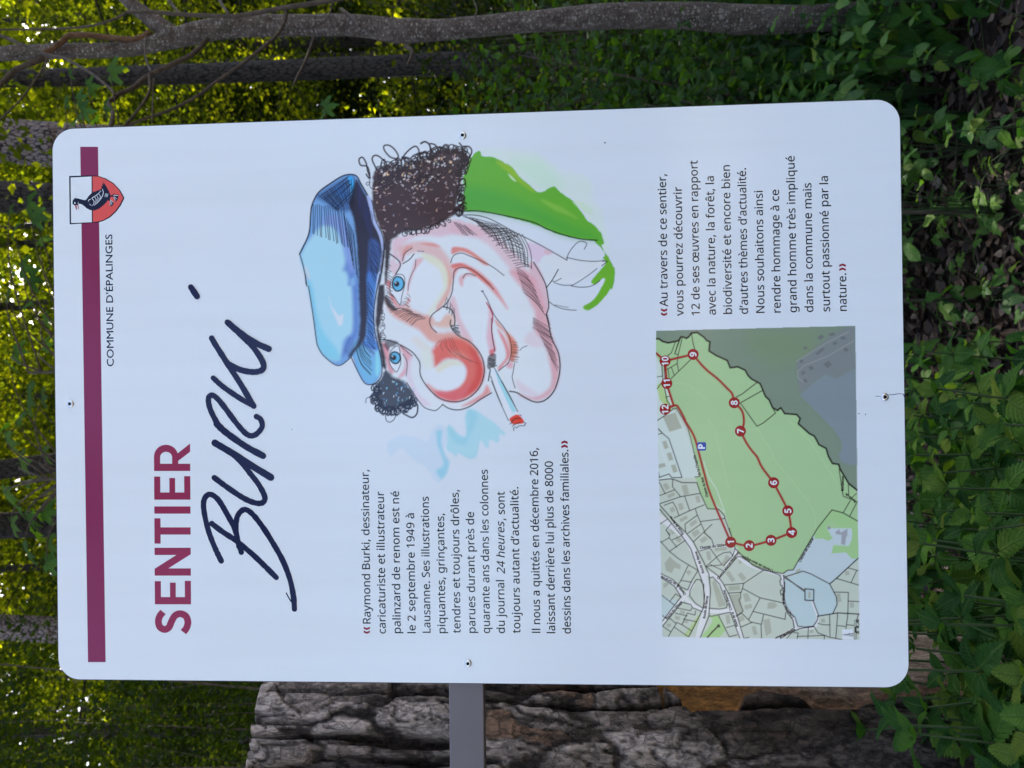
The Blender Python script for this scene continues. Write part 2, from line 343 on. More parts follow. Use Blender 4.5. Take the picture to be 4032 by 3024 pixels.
# ------------------------------------------------------------------ background trees
def wood_tree(x, y, h, rad, crown_r, z0, nl, seed, mat, bark, leafs=0.075, label='', cat='tree', group=None, lean=(0, 0), name='forest_tree'):
    r = np.random.default_rng(seed); zg = float(gz(x, y)) - 0.05
    root = empty(name, (x, y, zg)); tag(root, label, cat, group)
    zs = np.linspace(0, h, 14); wob = np.cumsum(r.normal(0, 0.035, (14, 2)), 0)
    pts = np.stack([lean[0] * zs + wob[:, 0] * 1.0, lean[1] * zs + wob[:, 1], zs], 1)
    rr = rad * (1 - 0.8 * zs / h) + rad * 0.5 * np.exp(-zs / 0.25)
    obj('trunk', mesh_tubes('trunk', [tube_np(smooth_path(pts, 3), np.interp(np.arange(13 * 3 + 1) / 3, np.arange(14), rr), 12, noise=0.12, seed=seed)], bark), root)
    limbs = []; cen = []
    nb = 30
    for i in range(nb):
        zb = z0 + (h - z0) * (i + r.random()) / nb * 0.93; ang = r.random() * 6.283
        rel = (zb - z0) / (h - z0); ln = crown_r * (1.05 - 0.55 * rel ** 2) * r.uniform(0.6, 1.1)
        p0 = np.array([np.interp(zb, zs, pts[:, 0]), np.interp(zb, zs, pts[:, 1]), zb])
        d = np.array([math.cos(ang), math.sin(ang), r.uniform(-0.05, 0.45)])
        q = [p0 + d * ln * t + np.array([0, 0, -0.18 * ln * t * t]) + r.normal(0, 0.05, 3) * (t > 0) for t in np.linspace(0, 1, 6)]
        limbs.append(tube_np(q, np.linspace(rad * 0.28 * (1.1 - rel), 0.006, 6), 5))
        for t in np.linspace(0.3, 1.05, 7):
            cen.append(p0 + d * ln * t + np.array([0, 0, -0.18 * ln * t * t]) + r.normal(0, 0.22, 3) * [1, 1, 0.5])
    for l_ in limbs: obj('limb', mesh_tubes('limb', [l_], bark), root)
    cen = np.array(cen); per = max(1, nl // len(cen))
    Pn = clusters(r, cen, per, 0.30 * crown_r / 2.2, 0.42)
    clump_light = np.clip(np.repeat(r.normal(.42, .30, len(cen)), per) + r.normal(0, .10, len(Pn)), 0, 1)  # per-clump tones put sunlit and shaded masses into the leaf colour
    f = obj('crown', leaf_mesh('crown', Pn, leafs, mat, seed, flat=0.35, tint=clump_light), root); f['kind'] = 'stuff'
    return root

# unseen gravel path and trees behind the camera, added to warm the panel's light
def bounce_path():
    n = 60; X, Y = np.meshgrid(np.linspace(-40, 40, n), np.linspace(-8.5, -1.6, 16)); Y = Y + .25 * np.sin(X * .35); Z = gz(X, Y) + .03
    V = np.stack([X.ravel(), Y.ravel(), Z.ravel()], 1); I, J = np.meshgrid(np.arange(n - 1), np.arange(15)); b = (J * n + I).ravel()
    m = plain('gravel', (.30, .27, .22), .95, spec=.1, bump=(60, .8)); o = obj('path', mesh_np('path', V, np.stack([b, b + 1, b + n + 1, b + n], 1), m, True)); tag(o, kind='structure')  # added out of view as a pale, sunlit bounce surface
bounce_path()
for i, (x, y, h) in enumerate([(-7.5, -13, 12), (-2.5, -14.5, 13), (3.2, -13.5, 12), (8.5, -14.5, 13)]):  # unseen trees, added for warm bounce and reflections on the panel
    wood_tree(x, y, h, .16, 2.6, 1.2, 9000, 700 + i, M_SHRUB, M_BARKD, .12, ['leftmost', 'second from the left', 'third from the left', 'rightmost'][i] + ' of the unseen trees added across the path', 'tree', 'unseen added trees')

FT = 'trees of the wood behind the sign'
spec = [  # x, y, height, trunk radius, crown radius, crown start, leaves, material
    (-5.2, 10.5, 12, .13, 2.4, 1.6, 13000, M_FAR), (6.2, 10.0, 13, .12, 2.4, 2.2, 13000, M_FAR),
    (-1.4, 12.2, 13, .16, 2.6, 2.0, 15000, M_FAR), (1.9, 12.0, 13, .14, 2.6, 1.5, 15000, M_FAR),
    (-6.6, 13.5, 14, .17, 2.8, 1.6, 14000, M_FAR), (6.4, 13.0, 14, .15, 2.8, 1.8, 14000, M_FAR),
    (-3.6, 15.5, 14, .15, 2.8, 1.8, 14000, M_FAR), (3.6, 16.5, 15, .18, 3.0, 1.8, 14000, M_FAR),
    (0.2, 18.0, 15, .17, 3.0, 1.8, 14000, M_FAR), (-9.0, 18.0, 16, .18, 3.2, 1.8, 12000, M_FAR),
    (8.6, 18.5, 16, .18, 3.2, 1.8, 12000, M_FAR), (-6.0, 21.5, 17, .2, 3.2, 2.0, 12000, M_FAR),
    (5.6, 22.0, 17, .2, 3.2, 2.0, 12000, M_FAR), (-1.6, 23.0, 17, .2, 3.2, 2.0, 12000, M_FAR),
    (12.0, 22.0, 17, .2, 3.4, 2.0, 10000, M_FAR), (-12.5, 22.0, 17, .2, 3.4, 2.0, 10000, M_FAR)]
WL = ['sunlit leafy tree nearest at the left edge of the wood', 'sunlit leafy tree nearest at the right edge of the wood', 'sunlit tree straight behind the upper middle of the panel', 'sunlit tree behind the straight dark trunk on the right',
      'sunlit tree second from the left behind the thicket', 'sunlit tree in the middle distance at the far right', 'sunlit tree in the middle distance behind the log', 'sunlit tree in the middle distance behind the speckled tree', 'tall sunlit tree deep behind the centre of the panel',
      'tall sunlit tree leftmost in the middle of the wood', 'tall sunlit tree rightmost in the middle of the wood', 'tallest tree deep in the wood on the left', 'tallest tree deep in the wood on the right', 'tallest tree deep in the wood behind the stripe of the panel', 'outermost tree deep in the wood on the right', 'outermost tree deep in the wood on the left']
NEARFAR = ['at the edge of the wood', 'in the middle of the wood', 'deep in the wood']
for i, (x, y, h, rd, cr, z0, nl, mt) in enumerate(spec):
    lab = WL[i] if i < len(WL) else 'yellow green sunlit tree ' + (NEARFAR[0] if y < 10 else NEARFAR[1] if y < 18 else NEARFAR[2]) + (' to the left' if x < -3 else ' to the right' if x > 3 else ' behind the panel')
    wood_tree(x, y, h * 1.45, rd, cr * 1.12, z0, int(nl * 1.45), 100 + i, mt, M_BARKD, 0.09 if y < 14 else 0.125, lab, 'tree', FT, (rnd.uniform(-.03, .03), 0))
def far_mass():
    r = np.random.default_rng(5); n = 900
    c = np.stack([r.uniform(-24, 24, n), r.uniform(27, 38, n), r.uniform(0.5, 30, n)], 1); c[:, 2] += gz(c[:, 0], c[:, 1])
    Pn = clusters(r, c, 150, 1.2, 0.5); clump_light = np.clip(np.repeat(r.normal(.40, .28, n), 150) + r.normal(0, .1, n * 150), 0, 1)  # bright and dark clumps painted in for sun and shade
    n = 1000; c = np.stack([r.uniform(-24, 24, n), r.uniform(19, 26, n), r.uniform(0.1, 1, n) ** 1.3 * 13], 1); c[:, 2] += gz(c[:, 0], c[:, 1])
    Q = clusters(r, c, 110, 0.9, 0.6)
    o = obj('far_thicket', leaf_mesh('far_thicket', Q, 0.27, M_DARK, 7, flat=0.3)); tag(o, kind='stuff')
    o = obj('far_foliage', leaf_mesh('far_foliage', Pn, 0.52, M_FAR, 6, flat=0.3, tint=clump_light)); tag(o, kind='stuff')
far_mass()

# overhead crowns and traced trunks -------------------------------------------------
def traced_trunk(name, pts, Y, label, bark, ns=20, noise=0.06, cat='tree', crown=None, seed=0, extend_up=13.0, base=True, lenmul=1):
    """pts: (x, y, width) in display pixels from the top of the trunk to its foot"""
    p = [atYd(a, b, Y) for a, b, w in pts]; w = [c * mpp(Y) / 2 for a, b, c in pts]
    top = p[0]; dirv = (p[0] - p[1]); dirv /= abs(dirv[2]) + 1e-6
    if extend_up: p = [top + dirv * extend_up * 0.55 + np.array([0, 0, 0]), ] + p; w = [w[0] * 0.55] + w
    if base:
        q = p[-1]; zg = float(gz(q[0], q[1])) - 0.06
        if q[2] > zg + 0.1:
            sl = (p[-1] - p[-2]); sl /= abs(sl[2]) + 1e-6
            k = q[2] - zg; p += [q + sl * k * 0.8, q + sl * k]; w += [w[-1] * 1.08, w[-1] * 1.45]
    p = np.array(p[::-1]); w = np.array(w[::-1]); foot = p[0].copy()
    root = empty(name, foot); tag(root, label, cat)
    n = 8; pp = smooth_path(p - foot, n); ww = np.interp(np.arange(len(pp)) / n, np.arange(len(p)), w)
    obj('trunk', mesh_tubes('trunk', [tube_np(pp, ww, ns, noise=noise, seed=seed)], bark), root)
    if crown:
        cr, z0, h, nl, mt, ls = crown; r = np.random.default_rng(seed + 50); cen = []; limbs = []
        zt = pp[-1][2]
        for i in range(26):
            zb = z0 + (h - z0) * r.random(); a = r.random() * 6.283; ln = cr * r.uniform(0.5, 1.0)
            k = min(len(pp) - 1, int(np.searchsorted(pp[:, 2], min(zb, zt)))); b0 = pp[k]
            d = np.array([math.cos(a), math.sin(a), r.uniform(0.1, 0.5)])
            q = [b0 + d * ln * t + r.normal(0, 0.04, 3) * (t > 0) for t in np.linspace(0, 1, 5)]
            limbs.append(tube_np(q, np.linspace(w[0] * 0.25, 0.006, 5), 5))
            for t in np.linspace(0.4, 1.05, 6): cen.append(b0 + d * ln * t + r.normal(0, 0.25, 3))
        for l_ in limbs: obj('limb', mesh_tubes('limb', [l_], bark), root)
        cen = np.array(cen); Pn = clusters(r, cen, max(1, nl // len(cen)), 0.32, 0.45)
        f = obj('crown', leaf_mesh('crown', Pn, ls, mt, seed, flat=0.35), root); f['kind'] = 'stuff'
    return root, foot

traced_trunk('forest_tree', [(0, 171, 38), (370, 161, 42), (737, 147, 46), (900, 140, 46), (985, 139, 52)], 8.5, 'dark straight tree trunk behind the grey speckled tree',
             M_BARKD, crown=(2.6, 9.0, 14, 14000, M_FAR, .075), seed=3)
traced_trunk('pine_tree', [(0, 303, 96), (110, 312, 98), (260, 322, 100), (700, 350, 106), (1100, 380, 112)], 6.0, 'thick tree trunk with scaly brown bark at the top right corner of the panel',
             M_BARKP, ns=40, noise=0.05, crown=(2.4, 7.2, 12, 14000, M_FAR, .075), seed=8)
traced_trunk('forest_tree', [(0, 425, 72), (120, 432, 74), (500, 450, 78), (1000, 470, 84)], 7.0, 'dark trunk with white lichen flecks just above the panel stripe',
             M_BARKD, crown=(2.4, 8.0, 13, 13000, M_FAR, .075), seed=13)
traced_trunk('forest_tree', [(0, 1355, 56), (125, 1361, 58), (500, 1385, 62), (1000, 1400, 66)], 7.2, 'grey knobbly trunk at the top left corner of the panel',
             M_BARKP, ns=32, noise=0.08, crown=(2.4, 8.2, 13, 14000, M_FAR, .075), seed=17)
traced_trunk('forest_tree', [(0, 1015, 44), (120, 1000, 44), (500, 985, 50), (1000, 960, 56)], 9.0, 'slim dark trunk above the middle of the panel',
             M_BARKD, crown=(2.4, 9.5, 14, 14000, M_FAR, .075), seed=19)
traced_trunk('forest_tree', [(0, 1135, 60), (120, 1130, 62), (500, 1120, 64), (1000, 1100, 70)], 9.5, 'dark trunk above the word lettering of the title',
             M_BARKD, crown=(2.4, 9.5, 14, 14000, M_FAR, .075), seed=23)

# the grey speckled tree at the right --------------------------------------------
T1Y = 2.45
def grey_tree():
    root, foot = traced_trunk('young_tree', [(a_, b_, c_ * .93) for a_, b_, c_ in [(-40, 122, 33), (0, 117, 33), (100, 112, 34), (167, 110, 34), (267, 107, 34), (340, 92, 40), (420, 72, 50), (500, 58, 50), (620, 55, 48), (733, 54, 48), (800, 58, 50), (850, 66, 56), (885, 67, 55), (970, 63, 46), (1137, 48, 47), (1303, 36, 55), (1470, 34, 58), (1607, 42, 64), (1707, 43, 60), (1757, 40, 58)]], T1Y,
                  'young tree with smooth grey bark covered in pale specks right of the panel', M_BARKG, ns=28, noise=0.05, crown=(2.3, 4.1, 8, 16000, M_FAR, .07), seed=31, extend_up=4.5)
    def br(name, pts, w0, w1, Y0=T1Y, Y1=None, mat=M_TWIG, s=1 / 3.0, noise=0.05):
        Y1 = Y0 if Y1 is None else Y1; n = len(pts); q = []
        for i, (a, b) in enumerate(pts): q.append(atYd(a * s, b * s, Y0 + (Y1 - Y0) * i / max(1, n - 1)))
        q = smooth_path(np.array(q) - foot, 5); k = mpp(Y0) * s / 2
        obj(name, mesh_tubes(name, [tube_np(q, np.linspace(w0, w1, len(q)) * k, 9, noise=noise)], mat), root)
    br('limb', [(1150, 250), (1040, 170), (960, 110), (880, 50), (810, -10), (700, -120), (480, -380), (150, -700), (-300, -1000)], 135, 24, mat=M_BARKG)
    br('branch', [(2330, -60), (2212, -10), (2050, 20), (1850, 50), (1600, 95), (1480, 105), (1200, 95), (1000, 80), (820, 78)], 34, 24, 2.3, 2.25)
    br('branch', [(830, 80), (700, 140), (500, 180), (200, 190), (0, 192), (-200, 195)], 17, 12, 2.25, 2.2)
    br('branch', [(1862, 45), (1840, 150), (1790, 230), (1700, 310), (1560, 420), (1400, 530), (1280, 620), (1130, 700), (1000, 748), (900, 785), (700, 860)], 26, 13, 2.3, 2.0)
    br('branch', [(1345, 250), (1250, 350), (1130, 410), (960, 490), (860, 570), (765, 612), (735, 640), (700, 660), (715, 700), (732, 740), (722, 800), (700, 860)], 34, 24, T1Y - .05, 1.9)
    br('branch', [(60, 250), (120, 280), (300, 352), (420, 382), (520, 432), (600, 482), (700, 562), (745, 612)], 20, 16, T1Y - .1, 1.95)
    br('branch', [(-120, 170), (0, 228), (120, 282)], 26, 20, T1Y - .08, T1Y - .1)
    br('branch', [(305, 350), (290, 425), (200, 562), (130, 650), (0, 775), (-100, 860)], 15, 9, T1Y - .1, 2.1)
    br('broken_branch', [(970, 205), (940, 235), (850, 258), (700, 243), (560, 228), (450, 232), (400, 275), (330, 325), (290, 340)], 40, 36, T1Y - .02, T1Y - .06, M_TWIGB, noise=0.12)
    br('branch', [(290, 375), (230, 400), (100, 455), (0, 545), (-120, 640)], 40, 34, T1Y, T1Y - .1)
    br('branch', [(950, 235), (940, 330), (958, 420), (985, 470)], 14, 12, T1Y - .05, 2.1)
    br('branch', [(965, 488), (972, 580), (920, 680), (830, 790), (780, 840)], 20, 17, 2.1, 1.95)
    br('branch', [(997, 510), (992, 600), (990, 680), (985, 800)], 13, 10, 2.1, 2.0)
    br('branch', [(2035, 240), (1990, 370), (1925, 500), (1900, 552)], 20, 12, T1Y - .05, 2.2)
    br('branch', [(1075, -30), (1130, 50), (1180, 98)], 28, 10, T1Y, 2.3)
    br('branch', [(1410, -30), (1440, 30), (1485, 95)], 26, 14, T1Y, 2.3)
    br('branch', [(2160, -30), (2140, 80), (2110, 130), (2070, 160)], 9, 6, T1Y, 2.3)
    br('branch', [(2212, 60), (2290, 120), (2330, 170)], 26, 18, T1Y, 2.3)
    br('branch_stub', [(2630, 300), (2670, 330), (2660, 380), (2640, 420)], 34, 12, T1Y - .06, 2.3)
    br('branch', [(3060, -20), (3090, 60), (3075, 110)], 10, 7, T1Y, 2.35)
grey_tree()

# ------------------------------------------------------------------ undergrowth
def shrub(x, y, h, r0, nl, ls, seed, mat, label, cat='shrub', group=None, name='shrub', flat=0.45, z0=0.12, hexa=True, asp=0.62):
    r = np.random.default_rng(seed); zg = float(gz(x, y)) - 0.02
    root = empty(name, (x, y, zg)); tag(root, label, cat, group); stems = []; cen = []
    for i in range(9):
        a = r.random() * 6.283; rr = r0 * math.sqrt(r.random()); hh = h * r.uniform(0.65, 1.05)
        q = smooth_path([(0.05 * math.cos(a), 0.05 * math.sin(a), 0), (rr * .5 * math.cos(a), rr * .5 * math.sin(a), hh * .45), (rr * math.cos(a), rr * math.sin(a), hh)], 5)
        stems.append(tube_np(q, np.linspace(0.009, 0.002, len(q)), 5))
        for t in np.linspace(z0, 1, 14):
            k = q[min(len(q) - 1, int(t * (len(q) - 1)))]; cen.append(k + r.normal(0, 1, 3) * [0.16 * r0 / .5, .16 * r0 / .5, .07])
    for l_ in stems: obj('stem', mesh_tubes('stem', [l_], M_TWIG), root)
    cen = np.array(cen); Pn = clusters(r, cen, max(1, nl // len(cen)), 0.13, 0.6)
    f = obj('foliage', leaf_mesh('foliage', Pn, ls, mat, seed, flat=flat, hexa=hexa, asp=asp), root); f['kind'] = 'stuff'
    return root
k = 0
for (x, y, h, r0, nl, ls, mt, lb) in [
    (1.35, 3.3, 1.9, .55, 2600, .055, M_SHRUB, 'tall leafy hazel shrub just behind the speckled tree'),
    (0.85, 3.9, 1.95, .6, 2800, .06, M_SHRUB, 'leafy hazel shrub between the panel edge and the speckled tree'),
    (2.1, 3.6, 1.9, .6, 2600, .06, M_SHRUB, 'leafy shrub at the right edge of the picture'),
    (1.6, 4.8, 2.1, .7, 3000, .06, M_DARK, 'dark leafy shrub in the second row right of the panel'),
    (2.7, 4.9, 2.2, .7, 2600, .06, M_DARK, 'dark shrub far right in the second row'),
    (0.3, 4.6, 1.9, .7, 2400, .06, M_DARK, 'dark leafy shrub hidden behind the middle of the panel'),
    (1.0, 2.75, 1.1, .4, 1500, .05, M_SHRUB, 'low leafy shrub close behind the right edge of the panel'),
    (1.7, 2.9, 1.0, .4, 1300, .05, M_SHRUB, 'low shrub at the foot of the speckled tree'),
    (-0.2, 3.4, 1.2, .5, 1500, .055, M_SHRUB, 'low shrub behind the lower half of the panel')]:
    k += 1; shrub(x, y, h, r0, nl, ls, 300 + k, mt, lb)
# the dark fine-leaved thicket left of the panel
k = 0
for (x, y, h, r0, nl, ls, lb) in [
    (-1.75, 2.9, 5.2, .75, 19000, .032, 'dark small leaved thicket tree directly behind the standing log'),
    (-2.7, 3.4, 5.6, .8, 18000, .034, 'dark thicket tree at the far left edge of the picture'),
    (-1.25, 3.9, 4.3, .7, 15000, .034, 'dark thicket tree behind the top left corner of the panel'),
    (-2.1, 4.6, 5.8, .95, 18000, .04, 'taller dark thicket tree in the second row on the left'),
    (-3.5, 5.0, 6.0, 1.0, 14000, .042, 'tall dark thicket tree outermost on the left'),
    (-0.6, 5.2, 3.6, .9, 10000, .042, 'dark thicket tree behind the middle of the panel')]:
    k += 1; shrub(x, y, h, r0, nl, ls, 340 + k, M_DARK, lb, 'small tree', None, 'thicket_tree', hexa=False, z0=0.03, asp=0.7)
for k_, (x, y, h, r0) in enumerate([(1.9, 6.8, 2.6, .9), (3.3, 7.2, 3.0, 1.0), (0.9, 7.6, 2.7, .9), (2.6, 9.6, 3.4, 1.2), (4.6, 9.8, 3.6, 1.2), (0.6, 10.0, 3.4, 1.2)]):
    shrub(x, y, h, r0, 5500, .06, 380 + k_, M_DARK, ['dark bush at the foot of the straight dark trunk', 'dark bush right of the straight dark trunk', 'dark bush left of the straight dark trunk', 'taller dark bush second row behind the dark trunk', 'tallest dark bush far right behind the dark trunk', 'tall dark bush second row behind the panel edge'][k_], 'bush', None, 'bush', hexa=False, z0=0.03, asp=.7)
# undergrowth further back that reads as one mass
def under():
    r = np.random.default_rng(77); n = 520
    c = np.stack([r.uniform(-11, 11, n), r.uniform(5.5, 24, n), np.zeros(n)], 1); c[:, 2] = gz(c[:, 0], c[:, 1]) + r.uniform(0.05, 0.8, n)
    Pn = clusters(r, c, 60, 0.35, 0.5)
    o = obj('undergrowth', leaf_mesh('undergrowth', Pn, 0.09, M_SHRUB, 78, flat=0.5)); tag(o, kind='stuff')
under()
# ------------------------------------------------------------------ leaves of the near plants (shared meshes)
def blade(L, W, prof, teeth, n, droop, fold, wave=0.0, seed=0, off=(0, 0, 0), ang=0.0, pet=0.0):
    """serrated leaf blade along +X; returns V, F, UV"""
    r = np.random.default_rng(seed); V = []; U = []
    ca, sa = math.cos(ang), math.sin(ang)
    for k in range(n + 1):
        t = k / n; w = prof(t) * W * 0.5
        tt = 1.0 if k % 2 == 0 else 1 - teeth
        sh = (0.035 * L if k % 2 == 0 else 0) * (teeth > 0) * (0 < t < 1)
        for s in (-1, -0.5, 0, 0.5, 1):
            x = t * L + (sh if abs(s) == 1 else 0) + (-0.10 * L * (1 - t) ** 6 * abs(s) if teeth > 0 else 0); y = s * w * (tt if abs(s) == 1 else 1)
            z = -droop * L * t * t + fold * abs(y) + wave * math.sin(t * 9 + s * 1.5 + seed) * abs(s) * L * 0.04
            X = pet + x; V.append((off[0] + ca * X - sa * y, off[1] + sa * X + ca * y, off[2] + z)); U.append((y / L, t))
    F_ = []
    for k in range(n):
        for j in range(4):
            a = k * 5 + j; F_.append((a, a + 1, a + 6, a + 5))
    return np.array(V), np.array(F_), np.array(U)
def petiole(L, w, off=(0, 0, 0), ang=0):
    ca, sa = math.cos(ang), math.sin(ang); V = []
    for x in (0, L):
        for y, z in ((-w, 0), (w, 0), (0, w * 1.5)): V.append((off[0] + ca * x - sa * y, off[1] + sa * x + ca * y, off[2] + z))
    return np.array(V), np.array([(0, 1, 4, 3), (1, 2, 5, 4), (2, 0, 3, 5)]), np.tile([0.0, 0.02], (6, 1))
def merge(parts):
    V, F_, U, o = [], [], [], 0
    for v, f, u in parts: V.append(v); F_.append(f + o); U.append(u); o += len(v)
    return np.vstack(V), np.vstack(F_), np.vstack(U)
def leafmesh(name, parts, mat):
    V, F_, U = merge(parts); return mesh_np(name, V, F_, mat, True, uv=U)
pn = lambda t: (math.sin(math.pi * min(1, t * 1.0) ** 0.62) ** 0.8) * (1 - 0.15 * t) + 0.02   # nettle: broad base, pointed tip
po = lambda t: math.sin(math.pi * t ** 0.85) ** 0.75 + 0.01                                     # ovate
NET = [leafmesh('leaf', [petiole(0.22, 0.012), blade(1, 0.80, pn, 0.22, 22, d, f, w, s, pet=0.2)], M_NETTLE) for d, f, w, s in
       ((0.28, 0.18, 1, 1), (0.42, 0.10, 1.4, 2), (0.15, 0.28, 0.8, 3), (0.55, 0.2, 1.2, 4))]
BRA = []
for s in range(3):
    pr = [petiole(0.7, 0.012)]
    for an, sc, of in ((0, 1.0, (0.68, 0, 0)), (1.25, 0.82, (0.62, 0.02, 0)), (-1.25, 0.82, (0.62, -0.02, 0))):
        v, f, u = blade(0.85 * sc, 0.60 * sc, po, 0.10, 16, 0.22 + 0.05 * s, 0.14, 1.0, s + 5, off=of, ang=an); pr.append((v, f, u))
    BRA.append(leafmesh('leaf', pr, M_BRAM))
OVA = [leafmesh('leaf', [petiole(0.18, 0.012), blade(1, 0.68, po, 0.035, 14, 0.2 + .1 * s, 0.14, 1.0, s + 9, pet=0.16)], M_BRAM) for s in range(3)]
def maple_mesh(seed):
    r = np.random.default_rng(seed); n = 60; V = [(0, 0, 0)]; U = [(0, 0.03)]
    lob = [(0, 1.0), (0.86, 0.86), (-0.86, 0.86), (1.75, 0.55), (-1.75, 0.55)]
    for ring, k in ((1, 0.45), (2, 1.0)):
        for i in range(n + 1):
            th = -2.5 + 5.0 * i / n; rr = 0.36
            for a, l in lob: rr = max(rr, l * (1 - abs(th - a) * 1.35) + 0.0) if abs(th - a) < 0.7 else rr
            rr = rr * (1 + (0.10 if i % 3 == 0 else -0.05) * (ring == 2)) * k
            x, y = rr * math.cos(th), rr * math.sin(th)
            V.append((x, y, -0.22 * rr * rr + 0.05 * math.sin(th * 5 + seed) * rr)); 
            U.append((0.12 + 0.3 * abs(math.sin(th * 1.8)), rr))
    F_ = [(0, i, i + 1, i + 1) for i in range(1, n + 1)]
    Fq = [(i, n + 1 + i, n + 2 + i, i + 1) for i in range(1, n + 1)]
    F3 = [(0, i, i + 1) for i in range(1, n + 1)]
    me = bpy.data.meshes.new('leaf'); pv, pf, pu = petiole(0.8, 0.014, off=(-0.8, 0, 0)); o = len(V)
    me.from_pydata(V + pv.tolist(), [], F3 + Fq + [tuple(int(q) + o for q in f) for f in pf]); UU = np.array(U + pu.tolist())
    me.polygons.foreach_set('use_smooth', np.full(len(me.polygons), True))
    li = np.zeros(len(me.loops), int); me.loops.foreach_get('vertex_index', li)
    uvl = me.uv_layers.new(name='uv'); uvl.data.foreach_set('uv', np.ascontiguousarray(UU[li], np.float32).ravel()); me.update(); me.materials.append(M_MAPLE); return me
MAP = [maple_mesh(s) for s in range(3)]

def put_leaf(meshes, root, pos, yaw, pitch, roll, size, r):
    o = bpy.data.objects.new('leaf', meshes[r.randrange(len(meshes))]); COL.objects.link(o); o.parent = root
    o.matrix_local = Matrix.Translation(Vector(pos)) @ Matrix.Rotation(yaw, 4, 'Z') @ Matrix.Rotation(pitch, 4, 'Y') @ Matrix.Rotation(roll, 4, 'X') @ Matrix.Scale(size, 4)
    return o
def nettle(x, y, h, seed, label, group, ls=0.075, lean=0.12, z=None):
    r = random.Random(seed); zg = float(gz(x, y)) - 0.01 if z is None else z
    root = empty('nettle_plant', (x, y, zg), r.random() * 6.28); tag(root, label, 'nettle', group)
    lx, ly = r.uniform(-lean, lean), r.uniform(-lean, lean)
    st = smooth_path([(0, 0, 0), (lx * h * .4, ly * h * .4, h * .5), (lx * h, ly * h, h)], 6)
    me = mesh_tubes('stem', [tube_np(st, np.linspace(0.0035, 0.0015, len(st)), 5)], M_STEM); obj('stem', me, root)
    zz = h * 0.3 if h > .5 else h * 0.12; k = 0; step = 0.066; ls = ls * 1.12
    while zz < h:
        rel = zz / h; i = int(rel * (len(st) - 1)); p = st[i]
        sz = ls * (1.12 - 0.65 * max(0, (rel - 0.55) / 0.45)) * (0.75 + 0.25 * rel) * r.uniform(0.8, 1.15)
        pt = 0.70 - 0.85 * max(0, rel - 0.72) / 0.28 + r.uniform(-.25, .3)
        for s in (0, math.pi):
            put_leaf(NET, root, p, k * math.pi / 2 + s + r.uniform(-.35, .35), pt, r.uniform(-.25, .25), sz, r)
        zz += step * (1.15 - 0.55 * rel); k += 1
    for s in range(3): put_leaf(NET, root, st[-1], s * 2.1 + r.random(), -0.7 + r.uniform(-.2, .2), 0, ls * 0.35, r)
    return root
def bramble(x, y, h, seed, label, group, meshes, name, cat, ls=0.055, n=7, spread=0.16):
    r = random.Random(seed); zg = float(gz(x, y)) - 0.005
    root = empty(name, (x, y, zg), r.random() * 6.28); tag(root, label, cat, group); tubes = []
    for i in range(n):
        a = i * 2.4 + r.uniform(-.3, .3); hh = h * r.uniform(.45, 1.1); rr = spread * r.uniform(.3, 1)
        e = (rr * math.cos(a), rr * math.sin(a), hh)
        tubes.append(tube_np(smooth_path([(0, 0, 0), (e[0] * .35, e[1] * .35, hh * .7), e], 4), np.linspace(0.002, 0.001, 9), 4))
        put_leaf(meshes, root, e, a + r.uniform(-.5, .5), r.uniform(-.1, .4), r.uniform(-.3, .3), ls * r.uniform(.7, 1.25), r)
        if r.random() < .6: put_leaf(meshes, root, (e[0] * .5, e[1] * .5, hh * .8), a + r.uniform(1, 2.5), r.uniform(0, .4), r.uniform(-.3, .3), ls * r.uniform(.5, .9), r)
    obj('stems', mesh_tubes('stems', tubes, M_STEM), root)
    return root

ORD = ['first', 'second', 'third', 'fourth', 'fifth', 'sixth', 'seventh', 'eighth', 'ninth', 'tenth', 'eleventh', 'twelfth', 'thirteenth']
rr_ = random.Random(42); sd_ = 1000
def scatter(n, xr, yr, mind, fn, avoid=None, tries=4000):
    pts = []
    for _ in range(tries):
        if len(pts) >= n: break
        x, y = rr_.uniform(*xr), rr_.uniform(*yr)
        if any((x - a) ** 2 + (y - b) ** 2 < mind ** 2 for a, b in pts): continue
        if avoid and avoid(x, y): continue
        pts.append((x, y))
    made = [(x, y, fn(x, y, i)) for i, (x, y) in enumerate(pts)]
    # say which one: rows counted from the viewer, places counted from the left
    made.sort(key=lambda m: m[1]); per = 7
    for k in range(0, len(made), per):
        row = sorted(made[k:k + per], key=lambda m: m[0])
        for j, m in enumerate(row):
            o = m[2]; base = o['label'].split('|'); pl = 'leftmost' if j == 0 else ORD[j] + ' from the left' if j < len(row) - 1 else 'rightmost'
            o['label'] = base[0] + ', ' + pl + ' in ' + (ORD[k // per] if k else 'front') + ' row'
inlog = lambda x, y: (x + 0.70) ** 2 + (y - 0.56) ** 2 < 0.34 ** 2
# nettles in front of and beside the log (lower left of the picture), tall ones
scatter(80, (-1.0, 0.02), (0.10, 1.3), 0.072, lambda x, y, i: nettle(x, y, rr_.uniform(0.80, 0.95) - max(0, (x + .35)) * .5, 2000 + i,
        'nettle round the log foot', 'nettles round the foot of the log', 0.075), inlog)
scatter(60, (-0.95, -0.02), (0.06, 0.32), 0.058, lambda x, y, i: nettle(x, y, rr_.uniform(0.93, 1.07) - max(0, x + .4) * .35, 2050 + i,
        'tall nettle under the lower left corner', 'tall nettles under the lower left corner', 0.08), inlog)
scatter(26, (-0.60, -0.24), (0.05, 0.32), 0.042, lambda x, y, i: nettle(x, y, rr_.uniform(0.90, 1.02), 2900 + i,
        'nettle before the bare log wood', 'nettles before the bare wood', 0.08), inlog)
